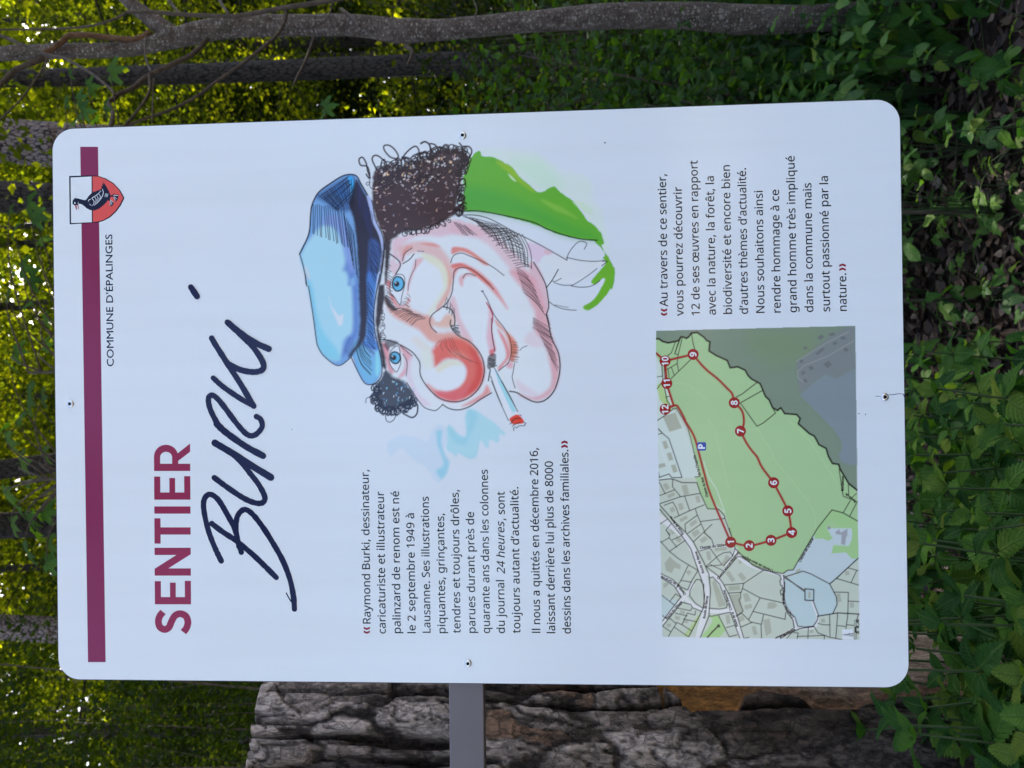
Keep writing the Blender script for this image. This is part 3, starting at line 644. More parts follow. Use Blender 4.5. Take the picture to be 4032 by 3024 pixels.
# nettles under the middle, short and further back
scatter(13, (-0.35, 0.35), (1.0, 2.1), 0.16, lambda x, y, i: nettle(x, y, rr_.uniform(0.22, 0.42), 2100 + i,
        'short nettle below the panel', 'short nettles below the panel', 0.07))
# nettles at the right
scatter(11, (0.55, 1.45), (1.0, 2.0), 0.18, lambda x, y, i: nettle(x, y, rr_.uniform(0.25, 0.45), 2200 + i,
        'nettle below the right corner', 'nettles below the right corner', 0.085),
        avoid=lambda x, y: (x - .62) ** 2 + (y - 1.62) ** 2 < .1)
scatter(26, (0.75, 2.1), (1.95, 3.0), 0.15, lambda x, y, i: nettle(x, y, rr_.uniform(0.45, 0.8), 2300 + i,
        'nettle by the speckled tree', 'nettles round the speckled tree', 0.085),
        avoid=lambda x, y: (x - 1.5) ** 2 + (y - 2.45) ** 2 < .02)
scatter(14, (1.15, 1.8), (2.0, 2.36), 0.085, lambda x, y, i: nettle(x, y, rr_.uniform(0.42, 0.55), 2350 + i,
        'nettle hiding the foot of the speckled trunk', 'nettles hiding the speckled trunk foot', 0.08))
scatter(30, (-0.1, 1.9), (2.6, 3.4), 0.15, lambda x, y, i: nettle(x, y, rr_.uniform(0.6, 0.95), 2400 + i,
        'nettle before the hazel shrubs', 'nettles in front of the shrubs', 0.08))
scatter(20, (-0.15, 0.75), (0.8, 2.3), 0.14, lambda x, y, i: bramble(x, y, rr_.uniform(0.08, 0.26), 2500 + i,
        'bramble in the litter below the panel', 'brambles below the panel', BRA, 'bramble', 'bramble', 0.05))
scatter(15, (0.55, 1.7), (1.7, 2.7), 0.16, lambda x, y, i: bramble(x, y, rr_.uniform(0.3, 0.8), 2600 + i,
        'bright oval leaved sapling', 'oval leaved saplings on the right', OVA, 'sapling', 'sapling', 0.062, 10, .15))
scatter(9, (0.25, 1.2), (1.0, 1.9), 0.2, lambda x, y, i: bramble(x, y, rr_.uniform(0.1, 0.3), 2700 + i,
        'bramble near the right corner', 'brambles near the right corner', BRA, 'bramble', 'bramble', 0.06))
scatter(12, (-0.3, 0.7), (2.2, 3.0), 0.18, lambda x, y, i: bramble(x, y, rr_.uniform(0.2, 0.5), 2800 + i,
        'bramble behind the panel', 'brambles behind the panel', BRA, 'bramble', 'bramble', 0.055))

# maple shoots with large leaves: by the speckled tree's twigs and along the panel's top edge
def maple(name, base, pts, label, seed, msz=0.09, r0=0.006):
    r = random.Random(seed); bx, by = base; zg = float(gz(bx, by)) - .02
    root = empty(name, (bx, by, zg)); tag(root, label, 'sapling'); B = Vector((bx, by, zg)); tubes = []
    top = max(p[2] for p in pts); hub = Vector((bx, by, top - .25)) - B
    tubes.append(tube_np(smooth_path([(0, 0, 0), (hub.x * .5 + .03, hub.y * .5, hub.z * .5), tuple(hub)], 6), np.linspace(r0, r0 * .6, 13), 6))
    for p in pts:
        e = Vector(p[:3]) - B; hz = min(hub.z, max(0.3, e.z - 0.25)); s = Vector((hub.x * hz / hub.z, hub.y * hz / hub.z, hz))
        tubes.append(tube_np(smooth_path([tuple(s), tuple(s.lerp(e, .6) + Vector((0, 0, .05))), tuple(e)], 4), np.linspace(r0 * .5, .0012, 9), 5))
        put_leaf(MAP, root, e, p[3] if len(p) > 3 else r.random() * 6.28, r.uniform(.55, 1.35), r.uniform(-.5, .5), (p[4] if len(p) > 4 else msz) * r.uniform(.85, 1.1), r)
    obj('stems', mesh_tubes('stems', tubes, M_TWIG), root)
def px(x, y, Y, yaw, s): q = atYd(x, y, Y); return (q[0], q[1], q[2], yaw, s)
maple('maple_sapling', (0.55, 1.75), [px(238, 158, 1.75, -1.4, .075), px(190, 188, 1.72, -1.9, .055), px(168, 215, 1.7, -1.2, .06), px(175, 240, 1.7, -2.0, .07), px(205, 262, 1.7, -.9, .05),
      px(150, 160, 1.72, -1.6, .045), px(160, 262, 1.75, -1.3, .06), px(225, 230, 1.8, -2.2, .05), px(140, 225, 1.8, -1, .045)],
      'maple shoot with drooping green leaves above the top right corner of the panel', 5)
maple('maple_sapling', (0.28, 1.9), [px(700, 232, 1.85, -1.5, .06), px(690, 262, 1.9, -1.9, .05), px(720, 290, 1.9, -1.9, .05)],
      'maple shoot with one green leaf showing at the right edge of the panel', 6)
rr_.seed(99)
l = []
for (x, y, s) in [(60, 440, .08), (75, 470, .06), (20, 455, .05), (30, 500, .06), (85, 520, .05), (45, 580, .07), (65, 600, .08), (25, 590, .06), (15, 640, .06), (55, 660, .05),
                  (95, 690, .05), (95, 745, .06), (30, 760, .075), (20, 790, .06), (60, 850, .09), (90, 860, .07), (40, 905, .06), (8, 925, .07), (15, 950, .06), (95, 980, .08), (45, 1000, .09), (60, 1045, .05), (10, 1065, .07), (35, 1095, .08), (80, 1110, .07)]:
    l.append(px(x, y, rr_.uniform(2.0, 2.6), rr_.uniform(-2.4, -.7), s * 1.25))
maple('maple_sapling', (0.1, 2.3), l[:13], 'maple sapling with backlit leaves above the right half of the panel', 7, r0=.01)
l2 = l[13:] + [px(x, y, 2.4, rr_.uniform(-2.4, -.7), .1) for x, y in ((95, 1105), (75, 1150), (105, 1175), (60, 1120), (55, 1190), (100, 1215), (25, 1130))]
maple('maple_sapling', (-0.35, 2.3), l2, 'maple sapling with bright backlit leaves above the left half of the panel', 8, r0=.01)
def clump(): 
    return
# ------------------------------------------------------------------ litter and fallen twigs
def litter():
    r = np.random.default_rng(21); n = 26000
    x = r.uniform(-2.2, 3.2, n); y = r.uniform(-0.5, 5.0, n); z = gz(x, y) + 0.004 + r.random(n) * 0.022
    Pn = np.stack([x, y, z], 1)
    V, Fc, t = leaf_np(Pn, 0.045, 22, droop=0.02, flat=0.86, asp=0.7, hexa=True, tint=np.clip(r.gamma(2.2, .16, n), 0, 1))
    V[:, 2] = np.maximum(V[:, 2], gz(V[:, 0], V[:, 1]) + 0.002)
    o = obj('leaf_litter', mesh_np('leaf_litter', V, Fc, M_LITTER, False, {'tint': ('FACE', 'FLOAT', t)})); tag(o, kind='stuff')
    tb = []
    for i in range(260):
        a, b = r.uniform(-1.5, 2.6), r.uniform(.3, 3.8); L = r.uniform(.05, .32); th = r.random() * 6.28
        q = [(a + L * k * math.cos(th + .2 * k), b + L * k * math.sin(th + .2 * k)) for k in (0, .5, 1)]
        tb.append(tube_np([(u, v, float(gz(u, v)) + .02 + .01 * k) for k, (u, v) in enumerate(q)], [r.uniform(.0015, .005)] * 3, 5))
    o = obj('fallen_twigs', mesh_tubes('fallen_twigs', tb, M_TWIG)); tag(o, kind='stuff')
litter()

# ------------------------------------------------------------------ the standing log
def log():
    cx, cy, R = -0.70, 0.56, 0.262
    ztop = atYd(520, 1570, 0.30)[2]; z0 = float(gz(cx, cy)) - 0.05
    nu, nv = 520, 560
    th = np.arange(nu) / nu * 2 * math.pi; zz = np.linspace(z0, ztop, nv)
    TH, Z = np.meshgrid(th, zz); S = TH * R
    lob = 0.016 * np.cos(3 * TH + 1) + 0.01 * np.cos(5 * TH + 2 + Z) + 0.02 * (fbm(np.cos(TH) * 1.6 + 9, np.sin(TH) * 1.6 + 9, Z * 1.3, 3, 4) - .5)
    flare = 0.045 * np.exp(-(Z - z0) / 0.28) + 0.025 * np.clip(1.15 - Z, 0, 1)
    ct, st = np.cos(TH), np.sin(TH); sm = lambda v: np.clip(v, 0, 1) ** 2 * (3 - 2 * np.clip(v, 0, 1))
    wx = (fbm(ct * 4 + 9, st * 4 + 9, Z * 5, 5, 31) - .5); wz = (fbm(ct * 5 + 3, st * 5 + 3, Z * 7, 5, 41) - .5)
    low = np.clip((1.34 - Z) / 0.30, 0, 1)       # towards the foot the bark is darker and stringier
    # long furrows running up the log, with plated ridges between them
    rid = fbm(ct * 5.0 + 3 + wx * .35, st * 5.0 + 3 + wx * .35, Z * .9 + wz * .25, 4, 61); fur = sm((np.abs(rid - .5)) / .055)
    rid2 = fbm(ct * 8 + 5 + wx * .6, st * 8 + 5 + wx * .6, Z * 1.6, 3, 66); fur2 = sm((np.abs(rid2 - .5)) / .03)
    W1 = 26
    f1, f2, cv = voro(TH / (2 * math.pi) * W1 + wx * 1.6, Z / 0.19 + wz * 1.2, 3, W1); e1 = sm((f2 - f1 - .02) / 0.075)
    W2 = 66
    g1, g2, cw = voro(TH / (2 * math.pi) * W2 + wx * 4.5, Z / 0.115 + wz * 2.2, 17, W2); e2 = sm((g2 - g1 - .03) / 0.10)
    fine = fbm(ct * 60 + 3, st * 70 + 3, Z * 13, 5, 71)
    string = fbm(ct * 34 + 3 + wx * 2, st * 34 + 3 + wx * 2, Z * 4.0 + wx * 3, 5, 81)
    step = np.floor(cw * 4) / 3.0
    h = 0.019 * fur + 0.004 * fur2 * fur + (0.0055 * e1 * (.5 + .7 * cv) + 0.0028 * e2 + .0035 * step) * fur * (1 - .6 * low) + 0.0022 * (fine - .5) + 0.016 * (string - .5) * (1 - .85 * fur * (1 - low))
    # bare wood where the bark has come off, low on the right flank
    def hit(xd, yd, RR):           # traced outline of the bare patch, put onto the flank of the log
        d = ray(xd * DS, yd * DS); ox, oy = CAM[0] - cx, CAM[1] - cy
        A_ = d[0] ** 2 + d[1] ** 2; B_ = 2 * (ox * d[0] + oy * d[1]); C_ = ox * ox + oy * oy - RR * RR; q = B_ * B_ - 4 * A_ * C_
        t = (-B_ - math.sqrt(max(q, 0))) / (2 * A_); p = CAM + d * t
        return math.atan2(p[1] - cy, p[0] - cx), p[2]
    tr = [hit(x_, y_, R + .02 + .02 * (x_ > 1700)) for x_, y_ in [(1410, 1480), (1432, 1500), (1436, 1552), (1490, 1556), (1560, 1553), (1598, 1548), (1604, 1522), (1640, 1512), (1700, 1518), (1760, 1522), (1830, 1536), (1870, 1524), (1940, 1514), (1990, 1500), (2080, 1500)]]
    te = np.array([q[0] for q in tr]); ze = np.array([q[1] for q in tr]); o_ = np.argsort(ze)
    THw = np.where(TH > math.pi, TH - 2 * math.pi, TH)
    edge = np.interp(Z, ze[o_], te[o_]) + 0.05 * (fbm(Z * 30, Z * 0 + 2, o=4, s=91) - .5)
    bare = np.clip((THw - edge) / 0.03, 0, 1) * np.clip((ze.max() - Z + 0.02 * (fbm(THw * 9, Z * 0, o=3, s=5) - .5)) / 0.006, 0, 1) * (THw < 1.0)
    grain = fbm(ct * 16 + 3, st * 16 + 3, Z * 5, 5, 95); crumple = fbm(ct * 14, st * 14, Z * 22, 5, 97)
    zb = hit(1602, 1530, R + .02)[1]; wl = np.clip((zb - Z) / .05, 0, 1)
    rad = R + lob + flare + h * (1 - bare) + bare * (-0.004 + 0.006 * (grain - .5) + wl * .022 * (crumple - .5))
    x = cx + rad * ct; y = cy + rad * st; z = Z + 0.012 * (fbm(ct * 3, st * 3, o=3, s=6) - .5) * (Z > ztop - .001)
    V = np.stack([x, y, z], 2).reshape(-1, 3)
    a = np.arange(nu); b = (a + 1) % nu; Fc = np.vstack([np.stack([i * nu + a, i * nu + b, (i + 1) * nu + b, (i + 1) * nu + a], 1) for i in range(nv - 1)])
    # colour of bark and wood (its own colour: plates grey to pinkish brown, torn plates orange, cracks dark)
    def c(*v): return np.array(v)
    E = lambda v: v[..., None]
    patch = fbm(ct * 3 + 4, st * 3 + 4, Z * 4, 3, 55)
    mixv = np.clip(.45 * cv + .45 * cw + (fine - .5) * .35 + (patch - .5) * 1.4 + .15, 0, 1)
    plate = c(.10, .065, .045) * (1 - E(mixv)) + c(.44, .345, .28) * E(mixv)
    pale = ((cv > .62) & (cw > .25)) * e1 * (1 - low * .8); plate = plate * (1 - E(pale) * .7) + c(.60, .475, .40) * E(pale) * .7
    org = ((cw > .90) & (cv < .5)) * e2 * .8; plate = plate * (1 - E(org)) + c(.20, .095, .04) * E(org)
    fib = c(.006, .005, .004) * (1 - E(string)) + c(.085, .06, .043) * E(np.clip(string * 1.1, 0, 1))
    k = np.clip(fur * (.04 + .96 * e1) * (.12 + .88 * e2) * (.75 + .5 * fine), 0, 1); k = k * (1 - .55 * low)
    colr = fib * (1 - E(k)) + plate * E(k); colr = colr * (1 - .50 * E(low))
    wood_o = c(.26, .115, .028) * (.25 + 1.5 * E(grain)); wood_p = (c(.10, .055, .03) * (1 - E(np.clip(crumple * 2 - .5, 0, 1))) + c(.30, .22, .155) * E(np.clip(crumple * 2 - .5, 0, 1))) * (.7 + .6 * E(grain))
    wood = wood_o * (1 - E(wl)) + wood_p * E(wl)
    edg = np.clip(1 - (THw - edge) / 0.14, 0, 1) * wl; wood = wood * (1 - .8 * E(edg)) + c(.13, .05, .015) * .8 * E(edg)
    dk = np.clip(1 - np.abs(THw - edge) / .035, 0, 1); wood = wood * (1 - .7 * E(dk))
    dpt = np.clip((patch - .5) * 5, 0, .75); wood = wood * (1 - E(dpt) * (1 - E(wl) * .6))
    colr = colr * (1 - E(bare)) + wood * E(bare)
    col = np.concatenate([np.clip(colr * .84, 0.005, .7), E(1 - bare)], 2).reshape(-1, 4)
    # sawn top
    nr = 14; last = (nv - 1) * nu; ring = V[last:last + nu]; Vt = [V]; Ct = [col]; Ft = [Fc]; prev = last; cen = np.array([cx, cy, ztop])
    for i in range(1, nr):
        t = 1 - i / nr; q = cen + (ring - cen) * t; q[:, 2] = ztop + 0.004 * (vnoise(q[:, 0] * 40, q[:, 1] * 40) - .5) + 0.002
        base = sum(len(v) for v in Vt); Vt.append(q); s_ = (0.8 + 0.2 * math.sin(i * 7.0)); Ct.append(np.tile([.34 * s_, .26 * s_, .18 * s_, 1], (nu, 1)))
        Ft.append(np.stack([prev + a, prev + b, base + b, base + a], 1)); prev = base
    base = sum(len(v) for v in Vt); Vt.append(cen[None]); Ct.append([[.2, .14, .1, 1]])
    V = np.vstack(Vt); col = np.vstack(Ct); Fc = np.vstack(Ft)
    m, nt, out = nmat('log_bark'); L = nt.links
    at = N(nt, 'ShaderNodeAttribute', attribute_name='Col'); b_ = N(nt, 'ShaderNodeBsdfPrincipled'); b_.inputs['Roughness'].default_value = .88; b_.inputs['Specular IOR Level'].default_value = .25
    tc = N(nt, 'ShaderNodeTexCoord'); mp = N(nt, 'ShaderNodeMapping'); mp.inputs['Scale'].default_value = (1, 1, .45); L.new(tc.outputs['Object'], mp.inputs[0])
    nz = N(nt, 'ShaderNodeTexNoise', i_Scale=150.0, i_Detail=6.0, i_Roughness=.7); L.new(mp.outputs[0], nz.inputs[0])
    m3_ = N(nt, 'ShaderNodeMapping'); m3_.inputs['Scale'].default_value = (42, 42, 13); L.new(tc.outputs['Object'], m3_.inputs[0])
    wn_ = N(nt, 'ShaderNodeTexNoise', i_Scale=40.0, i_Detail=5.0); L.new(tc.outputs['Object'], wn_.inputs[0])
    wp_ = N(nt, 'ShaderNodeMix', data_type='RGBA', blend_type='LINEAR_LIGHT'); wp_.inputs[0].default_value = .9; L.new(m3_.outputs[0], wp_.inputs[6]); L.new(wn_.outputs['Color'], wp_.inputs[7])
    vo_ = N(nt, 'ShaderNodeTexVoronoi', feature='DISTANCE_TO_EDGE', i_Scale=1.0); L.new(wp_.outputs[2], vo_.inputs[0])
    ck_ = N(nt, 'ShaderNodeMapRange', interpolation_type='SMOOTHSTEP'); ck_.inputs[2].default_value = .10; ck_.inputs[3].default_value = .30; L.new(vo_.outputs[0], ck_.inputs[0])
    rp = ramp(nt, nz.outputs[0], [(.32, (.35, .34, .33)), (.48, (.9, .9, .9)), (.68, (1.75, 1.7, 1.6))])
    mm = N(nt, 'ShaderNodeMix', data_type='RGBA', blend_type='MULTIPLY'); mm.inputs[0].default_value = 1; L.new(at.outputs['Color'], mm.inputs[6]); L.new(rp.outputs[0], mm.inputs[7]); 
    b0_ = N(nt, 'ShaderNodeBump')
    m4_ = N(nt, 'ShaderNodeMix', data_type='RGBA', blend_type='MULTIPLY'); ma_ = N(nt, 'ShaderNodeMath', operation='MULTIPLY'); ma_.inputs[1].default_value = .6; L.new(at.outputs['Alpha'], ma_.inputs[0]); L.new(ma_.outputs[0], m4_.inputs[0]); L.new(ma_.outputs[0], b0_.inputs['Strength']); L.new(mm.outputs[2], m4_.inputs[6]); L.new(ck_.outputs[0], m4_.inputs[7]); L.new(m4_.outputs[2], b_.inputs['Base Color'])
    b0_.inputs['Distance'].default_value = .005; L.new(ck_.outputs[0], b0_.inputs['Height'])
    bp = N(nt, 'ShaderNodeBump'); bp.inputs['Strength'].default_value = .9; bp.inputs['Distance'].default_value = .006; L.new(nz.outputs[0], bp.inputs['Height']); L.new(b0_.outputs[0], bp.inputs['Normal']); L.new(bp.outputs[0], b_.inputs['Normal'])
    L.new(b_.outputs[0], out.inputs[0])
    V0 = V - np.array([cx, cy, z0])
    me = mesh_np('standing_log', V0, Fc, m, True, {'Col': ('POINT', 'FLOAT_COLOR', col)})
    o = obj('standing_log', me); o.location = (cx, cy, z0)
    tag(o, 'thick standing log with cracked grey bark and bare orange wood low on its flank', 'log')
log()
# ------------------------------------------------------------------ the sign
PW, PH = 0.60, 0.90
sign = empty('information_sign', (0, 0, PANEL_Z)); tag(sign, 'white rounded information panel with maroon stripe, portrait drawing and trail map on a grey rail', 'sign')
def lin(c): c = np.asarray(c, float) / 255.0; return np.where(c <= .04045, c / 12.92, ((c + .055) / 1.055) ** 2.4)
WHITE = (197, 212, 231); WALB = np.array([0.785, 0.81, 0.815])
def alb(rgb, white=WHITE): return np.clip((lin(rgb) / lin(white) * WALB - 0.016) * 1.02, 0.003, 0.85)
def film(name, const=None, rough=0.11):
    m, nt, out = nmat(name); b = N(nt, 'ShaderNodeBsdfPrincipled'); b.inputs['Roughness'].default_value = rough
    b.inputs['IOR'].default_value = 1.42
    tc = N(nt, 'ShaderNodeTexCoord'); nz = N(nt, 'ShaderNodeTexNoise', i_Scale=9.0, i_Detail=2.0); nt.links.new(tc.outputs['Object'], nz.inputs[0])
    n2 = N(nt, 'ShaderNodeTexNoise', i_Scale=420.0, i_Detail=2.0); nt.links.new(tc.outputs['Object'], n2.inputs[0])
    bp = N(nt, 'ShaderNodeBump'); bp.inputs['Strength'].default_value = 0.25; bp.inputs['Distance'].default_value = 0.0012; nt.links.new(nz.outputs[0], bp.inputs['Height'])
    b2 = N(nt, 'ShaderNodeBump'); b2.inputs['Strength'].default_value = 0.10; b2.inputs['Distance'].default_value = 0.0002
    nt.links.new(n2.outputs[0], b2.inputs['Height']); nt.links.new(bp.outputs[0], b2.inputs['Normal']); nt.links.new(b2.outputs[0], b.inputs['Normal'])
    # faint grime: rain streaks and dust, part of the surface
    mpg = N(nt, 'ShaderNodeMapping'); mpg.inputs['Scale'].default_value = (38, 1, 2.2); nt.links.new(tc.outputs['Object'], mpg.inputs[0])
    ng = N(nt, 'ShaderNodeTexNoise', i_Scale=1.0, i_Detail=5.0); nt.links.new(mpg.outputs[0], ng.inputs[0])
    nd = N(nt, 'ShaderNodeTexNoise', i_Scale=160.0, i_Detail=3.0, i_Roughness=.8); nt.links.new(tc.outputs['Object'], nd.inputs[0])
    rg = ramp(nt, ng.outputs[0], [(.42, (1, 1, 1)), (.68, (.975, .975, .965))]); rd = ramp(nt, nd.outputs[0], [(.66, (1, 1, 1)), (.76, (.90, .90, .87))])
    g1 = N(nt, 'ShaderNodeMix', data_type='RGBA', blend_type='MULTIPLY'); g1.inputs[0].default_value = 1; nt.links.new(rg.outputs[0], g1.inputs[6]); nt.links.new(rd.outputs[0], g1.inputs[7])
    g2 = N(nt, 'ShaderNodeMix', data_type='RGBA', blend_type='MULTIPLY'); g2.inputs[0].default_value = 1; nt.links.new(g1.outputs[2], g2.inputs[7]); nt.links.new(g2.outputs[2], b.inputs['Base Color'])
    rr2 = N(nt, 'ShaderNodeMapRange'); rr2.inputs[3].default_value = rough * .6; rr2.inputs[4].default_value = rough * 1.8; nt.links.new(ng.outputs[0], rr2.inputs[0]); nt.links.new(rr2.outputs[0], b.inputs['Roughness'])
    if const is not None: g2.inputs[6].default_value = (*const, 1)
    else:
        a = N(nt, 'ShaderNodeAttribute', attribute_name='Col'); nt.links.new(a.outputs['Color'], g2.inputs[6])
    nt.links.new(b.outputs[0], out.inputs[0]); return m
M_PANEL = film('panel_white', WALB); M_PRINT = film('print_film')
M_CORE = plain('panel_core', (0.012, 0.012, 0.014), .5)
_inks = {}
def ink(rgb, white=WHITE):
    k = (tuple(rgb), tuple(white))
    if k not in _inks: _inks[k] = film('ink_%02x%02x%02x' % tuple(int(v) for v in rgb), alb(rgb, white))
    return _inks[k]

def rrect(w, h, r, n=10):
    out = []
    for cx, cz, a0 in ((w / 2 - r, h / 2 - r, 0), (-w / 2 + r, h / 2 - r, 90), (-w / 2 + r, -h / 2 + r, 180), (w / 2 - r, -h / 2 + r, 270)):
        for i in range(n + 1):
            a = math.radians(a0 + 90 * i / n); out.append((cx + r * math.cos(a), cz + r * math.sin(a)))
    return out
def slab(name, pts, y0, y1, mat, parent, bev=0.0):
    n = len(pts); V = [(x, y0, z) for x, z in pts] + [(x, y1, z) for x, z in pts]
    F_ = [tuple(range(n))] + [tuple(range(2 * n - 1, n - 1, -1))] + [(i, n + i, n + (i + 1) % n, (i + 1) % n) for i in range(n)]
    me = bpy.data.meshes.new(name); me.from_pydata(V, [], F_); me.update(); me.materials.append(mat); return obj(name, me, parent)
slab('panel', rrect(PW, PH, .0235), 0.0, 0.0005, M_PANEL, sign)
slab('panel_core', rrect(PW + .0016, PH + .0016, .0243), 0.0005, 0.0042, M_CORE, sign)

LY = 0.00005                      # thickness of one layer of print
def loc(x, y): q = P(x, y); return (q[0], q[1] - PANEL_Z)
def flat(name, polys, layer, mat, parent=sign, px=True):
    V, F_ = [], []
    for po in polys:
        q = [loc(*p) if px else tuple(p) for p in po]; v3 = [Vector((a, b, 0)) for a, b in q]
        tr = geometry.tessellate_polygon([v3]); o = len(V); V += [(a, -LY * layer, b) for a, b in q]
        for t in tr:
            a, b, c = [v3[i] for i in t]; s = (b - a).cross(c - a).z
            F_.append(tuple(o + i for i in (t if s > 0 else t[::-1])))
    me = bpy.data.meshes.new(name); me.from_pydata(V, [], F_); me.update(); me.materials.append(mat); return obj(name, me, parent)
def ribbon(path, w, taper=0.0, cap=True, jag=0.0):
    """path in photograph pixels -> outline polygon in photograph pixels"""
    p = smooth_path(path, 7); t = np.gradient(p, axis=0); t /= np.linalg.norm(t, axis=1)[:, None] + 1e-9; nrm = np.stack([-t[:, 1], t[:, 0]], 1)
    n = len(p); ww = np.full(n, w / 2.0)
    if taper: ww *= 1 - taper * np.abs(np.linspace(-1, 1, n)) ** 3
    if jag: ww = ww + (np.array([rnd.random() for _ in range(n)]) - .5) * jag
    Lf = p + nrm * ww[:, None]; Rt = p - nrm * ww[:, None]; out = list(map(tuple, Lf))
    if cap:
        for a in np.linspace(90, -90, 7)[1:-1]:
            a = math.radians(a); out.append(tuple(p[-1] + (t[-1] * math.cos(a) + nrm[-1] * math.sin(a)) * ww[-1]))
    out += list(map(tuple, Rt[::-1]))
    if cap:
        for a in np.linspace(-90, -270, 7)[1:-1]:
            a = math.radians(a); out.append(tuple(p[0] + (t[0] * math.cos(a) + nrm[0] * math.sin(a)) * ww[0]))
    return out

# --- maroon stripe, shield
MAROON = (118, 46, 84)
flat('header_stripe', [[(316, 578), (386, 578), (416, 2607), (346.5, 2607)]], 1, ink(MAROON))
def S8(p): return [(240 + .1687 * x, 640 + .1687 * y) for x, y in p]
crest = flat('coat_of_arms', [S8([(192, 315), (450, 306), (700, 300), (870, 310), (1050, 370), (1230, 480), (1380, 640), (1450, 760), (1482, 830), (1400, 1000), (1290, 1150), (1150, 1280), (1000, 1360), (870, 1400), (730, 1410), (205, 1442)])], 2, ink((14, 20, 50)))
flat('white_field', [S8([(228, 350), (715, 328), (722, 1392), (238, 1412)])], 3, M_PANEL, crest)
flat('red_field', [S8([(740, 324), (880, 330), (1040, 390), (1220, 500), (1360, 650), (1450, 825), (1370, 990), (1260, 1140), (1130, 1260), (990, 1340), (870, 1375), (748, 1390)])], 3, ink((196, 82, 84)), crest)
flat('duck', [S8([(335, 812), (342, 835), (400, 836), (480, 862), (560, 880), (600, 858), (640, 790), (700, 728), (760, 690), (900, 640), (952, 602), (945, 550), (975, 545), (963, 490), (1000, 500), (978, 428), (1050, 540), (1110, 650), (1150, 740), (1160, 770), (1215, 752), (1240, 715), (1245, 750), (1350, 745), (1330, 860), (1285, 915), (1262, 905), (1225, 800), (1160, 800), (1140, 868), (1240, 935), (1215, 1005), (1150, 1025), (1138, 900), (1095, 880), (1060, 930), (980, 1010), (880, 1085), (780, 1120), (680, 1110), (600, 1068), (550, 1020), (480, 972), (415, 960), (400, 988), (320, 1003), (280, 975), (268, 930), (280, 880), (318, 840)])], 4, ink((20, 26, 56)), crest)
flat('beak', [S8([(328, 1000), (345, 1070), (380, 1128), (372, 1050), (366, 1000), (392, 1000), (404, 1070), (425, 1100), (408, 988)])], 5, ink((150, 50, 70)), crest)
wl = [([(970, 622), (992, 700), (960, 800), (880, 910), (780, 1000)], 16), ([(935, 658), (880, 722), (800, 785), (728, 832), (775, 900), (765, 975), (725, 1012)], 14),
      ([(880, 722), (925, 800), (900, 860)], 13), ([(835, 765), (870, 840), (840, 930)], 13), ([(785, 800), (825, 870), (800, 960)], 13), ([(640, 915), (660, 870), (700, 855)], 13), ([(672, 968), (705, 1003)], 13),
      ([(1050, 720), (1025, 803)], 11), ([(1078, 722), (1052, 808)], 11), ([(1103, 735), (1080, 805)], 11), ([(325, 925), (330, 965)], 26), ([(408, 920), (400, 965)], 10),
      ([(1225, 768), (1335, 770)], 15), ([(1235, 795), (1310, 850)], 11), ([(1240, 810), (1275, 895)], 11), ([(1165, 870), (1228, 935)], 11), ([(1160, 880), (1195, 990)], 11), ([(1150, 890), (1152, 1005)], 11)]
flat('feather_lines', [ribbon(S8(p), w * .1687, .4) for p, w in wl], 5, M_PANEL, crest)

# --- SENTIER
def letters():
    polys = []; BASX = 753.0; Hh = 142.5
    def rect(x0, x1, y0, y1): return [(x0, y0), (x1, y0), (x1, y1), (x0, y1)]
    def put(ps, ystart, w):      # ps in unit cap space (x 0..w, y 0..1) -> photo px ; slope of the baseline follows the panel
        for p in ps:
            polys.append([(BASX - Hh * b - .006 * (2495 - (ystart - Hh * a)), ystart - Hh * a) for a, b in p])
    put([ [ (a / 1.0, b / 1.0) for a, b in ribbon([(.615, .775), (.50, .865), (.355, .905), (.20, .865), (.13, .735), (.19, .615), (.355, .54), (.51, .445), (.565, .30), (.50, .15), (.345, .09), (.18, .125), (.055, .215)], .19, 0, False)]], 2497, .67)
    E = [rect(0, .2, 0, 1), rect(.2, .64, .83, 1), rect(.2, .60, .42, .58), rect(.2, .65, 0, .17)]
    put(E, 2379.5, .64)
    put([[(0, 0), (.2, 0), (.2, .62), (.59, 0), (.77, 0), (.77, 1), (.57, 1), (.57, .40), (.19, 1), (0, 1)]], 2266.5, .77)
    put([rect(0, .70, .83, 1), rect(.25, .45, 0, .83)], 2140.5, .70)
    put([rect(0, .2, 0, 1)], 2022.5, .2)
    put(E, 1967.5, .64)
    arc = [(.40 + .325 * math.cos(a), .665 + .335 * math.sin(a)) for a in np.linspace(math.pi / 2, -math.pi / 2, 14)]
    inn = [(.38 + .15 * math.cos(a), .665 + .165 * math.sin(a)) for a in np.linspace(-math.pi / 2, math.pi / 2, 12)]
    put([rect(0, .2, 0, 1), [(.2, 1)] + arc + [(.2, .33), (.2, .5)] + inn + [(.2, .83)], [(.49, .343), (.76, 0), (.53, 0), (.28, .33)]], 1854.5, .75)
    return polys
flat('title_lettering', letters(), 1, ink((130, 44, 78)))
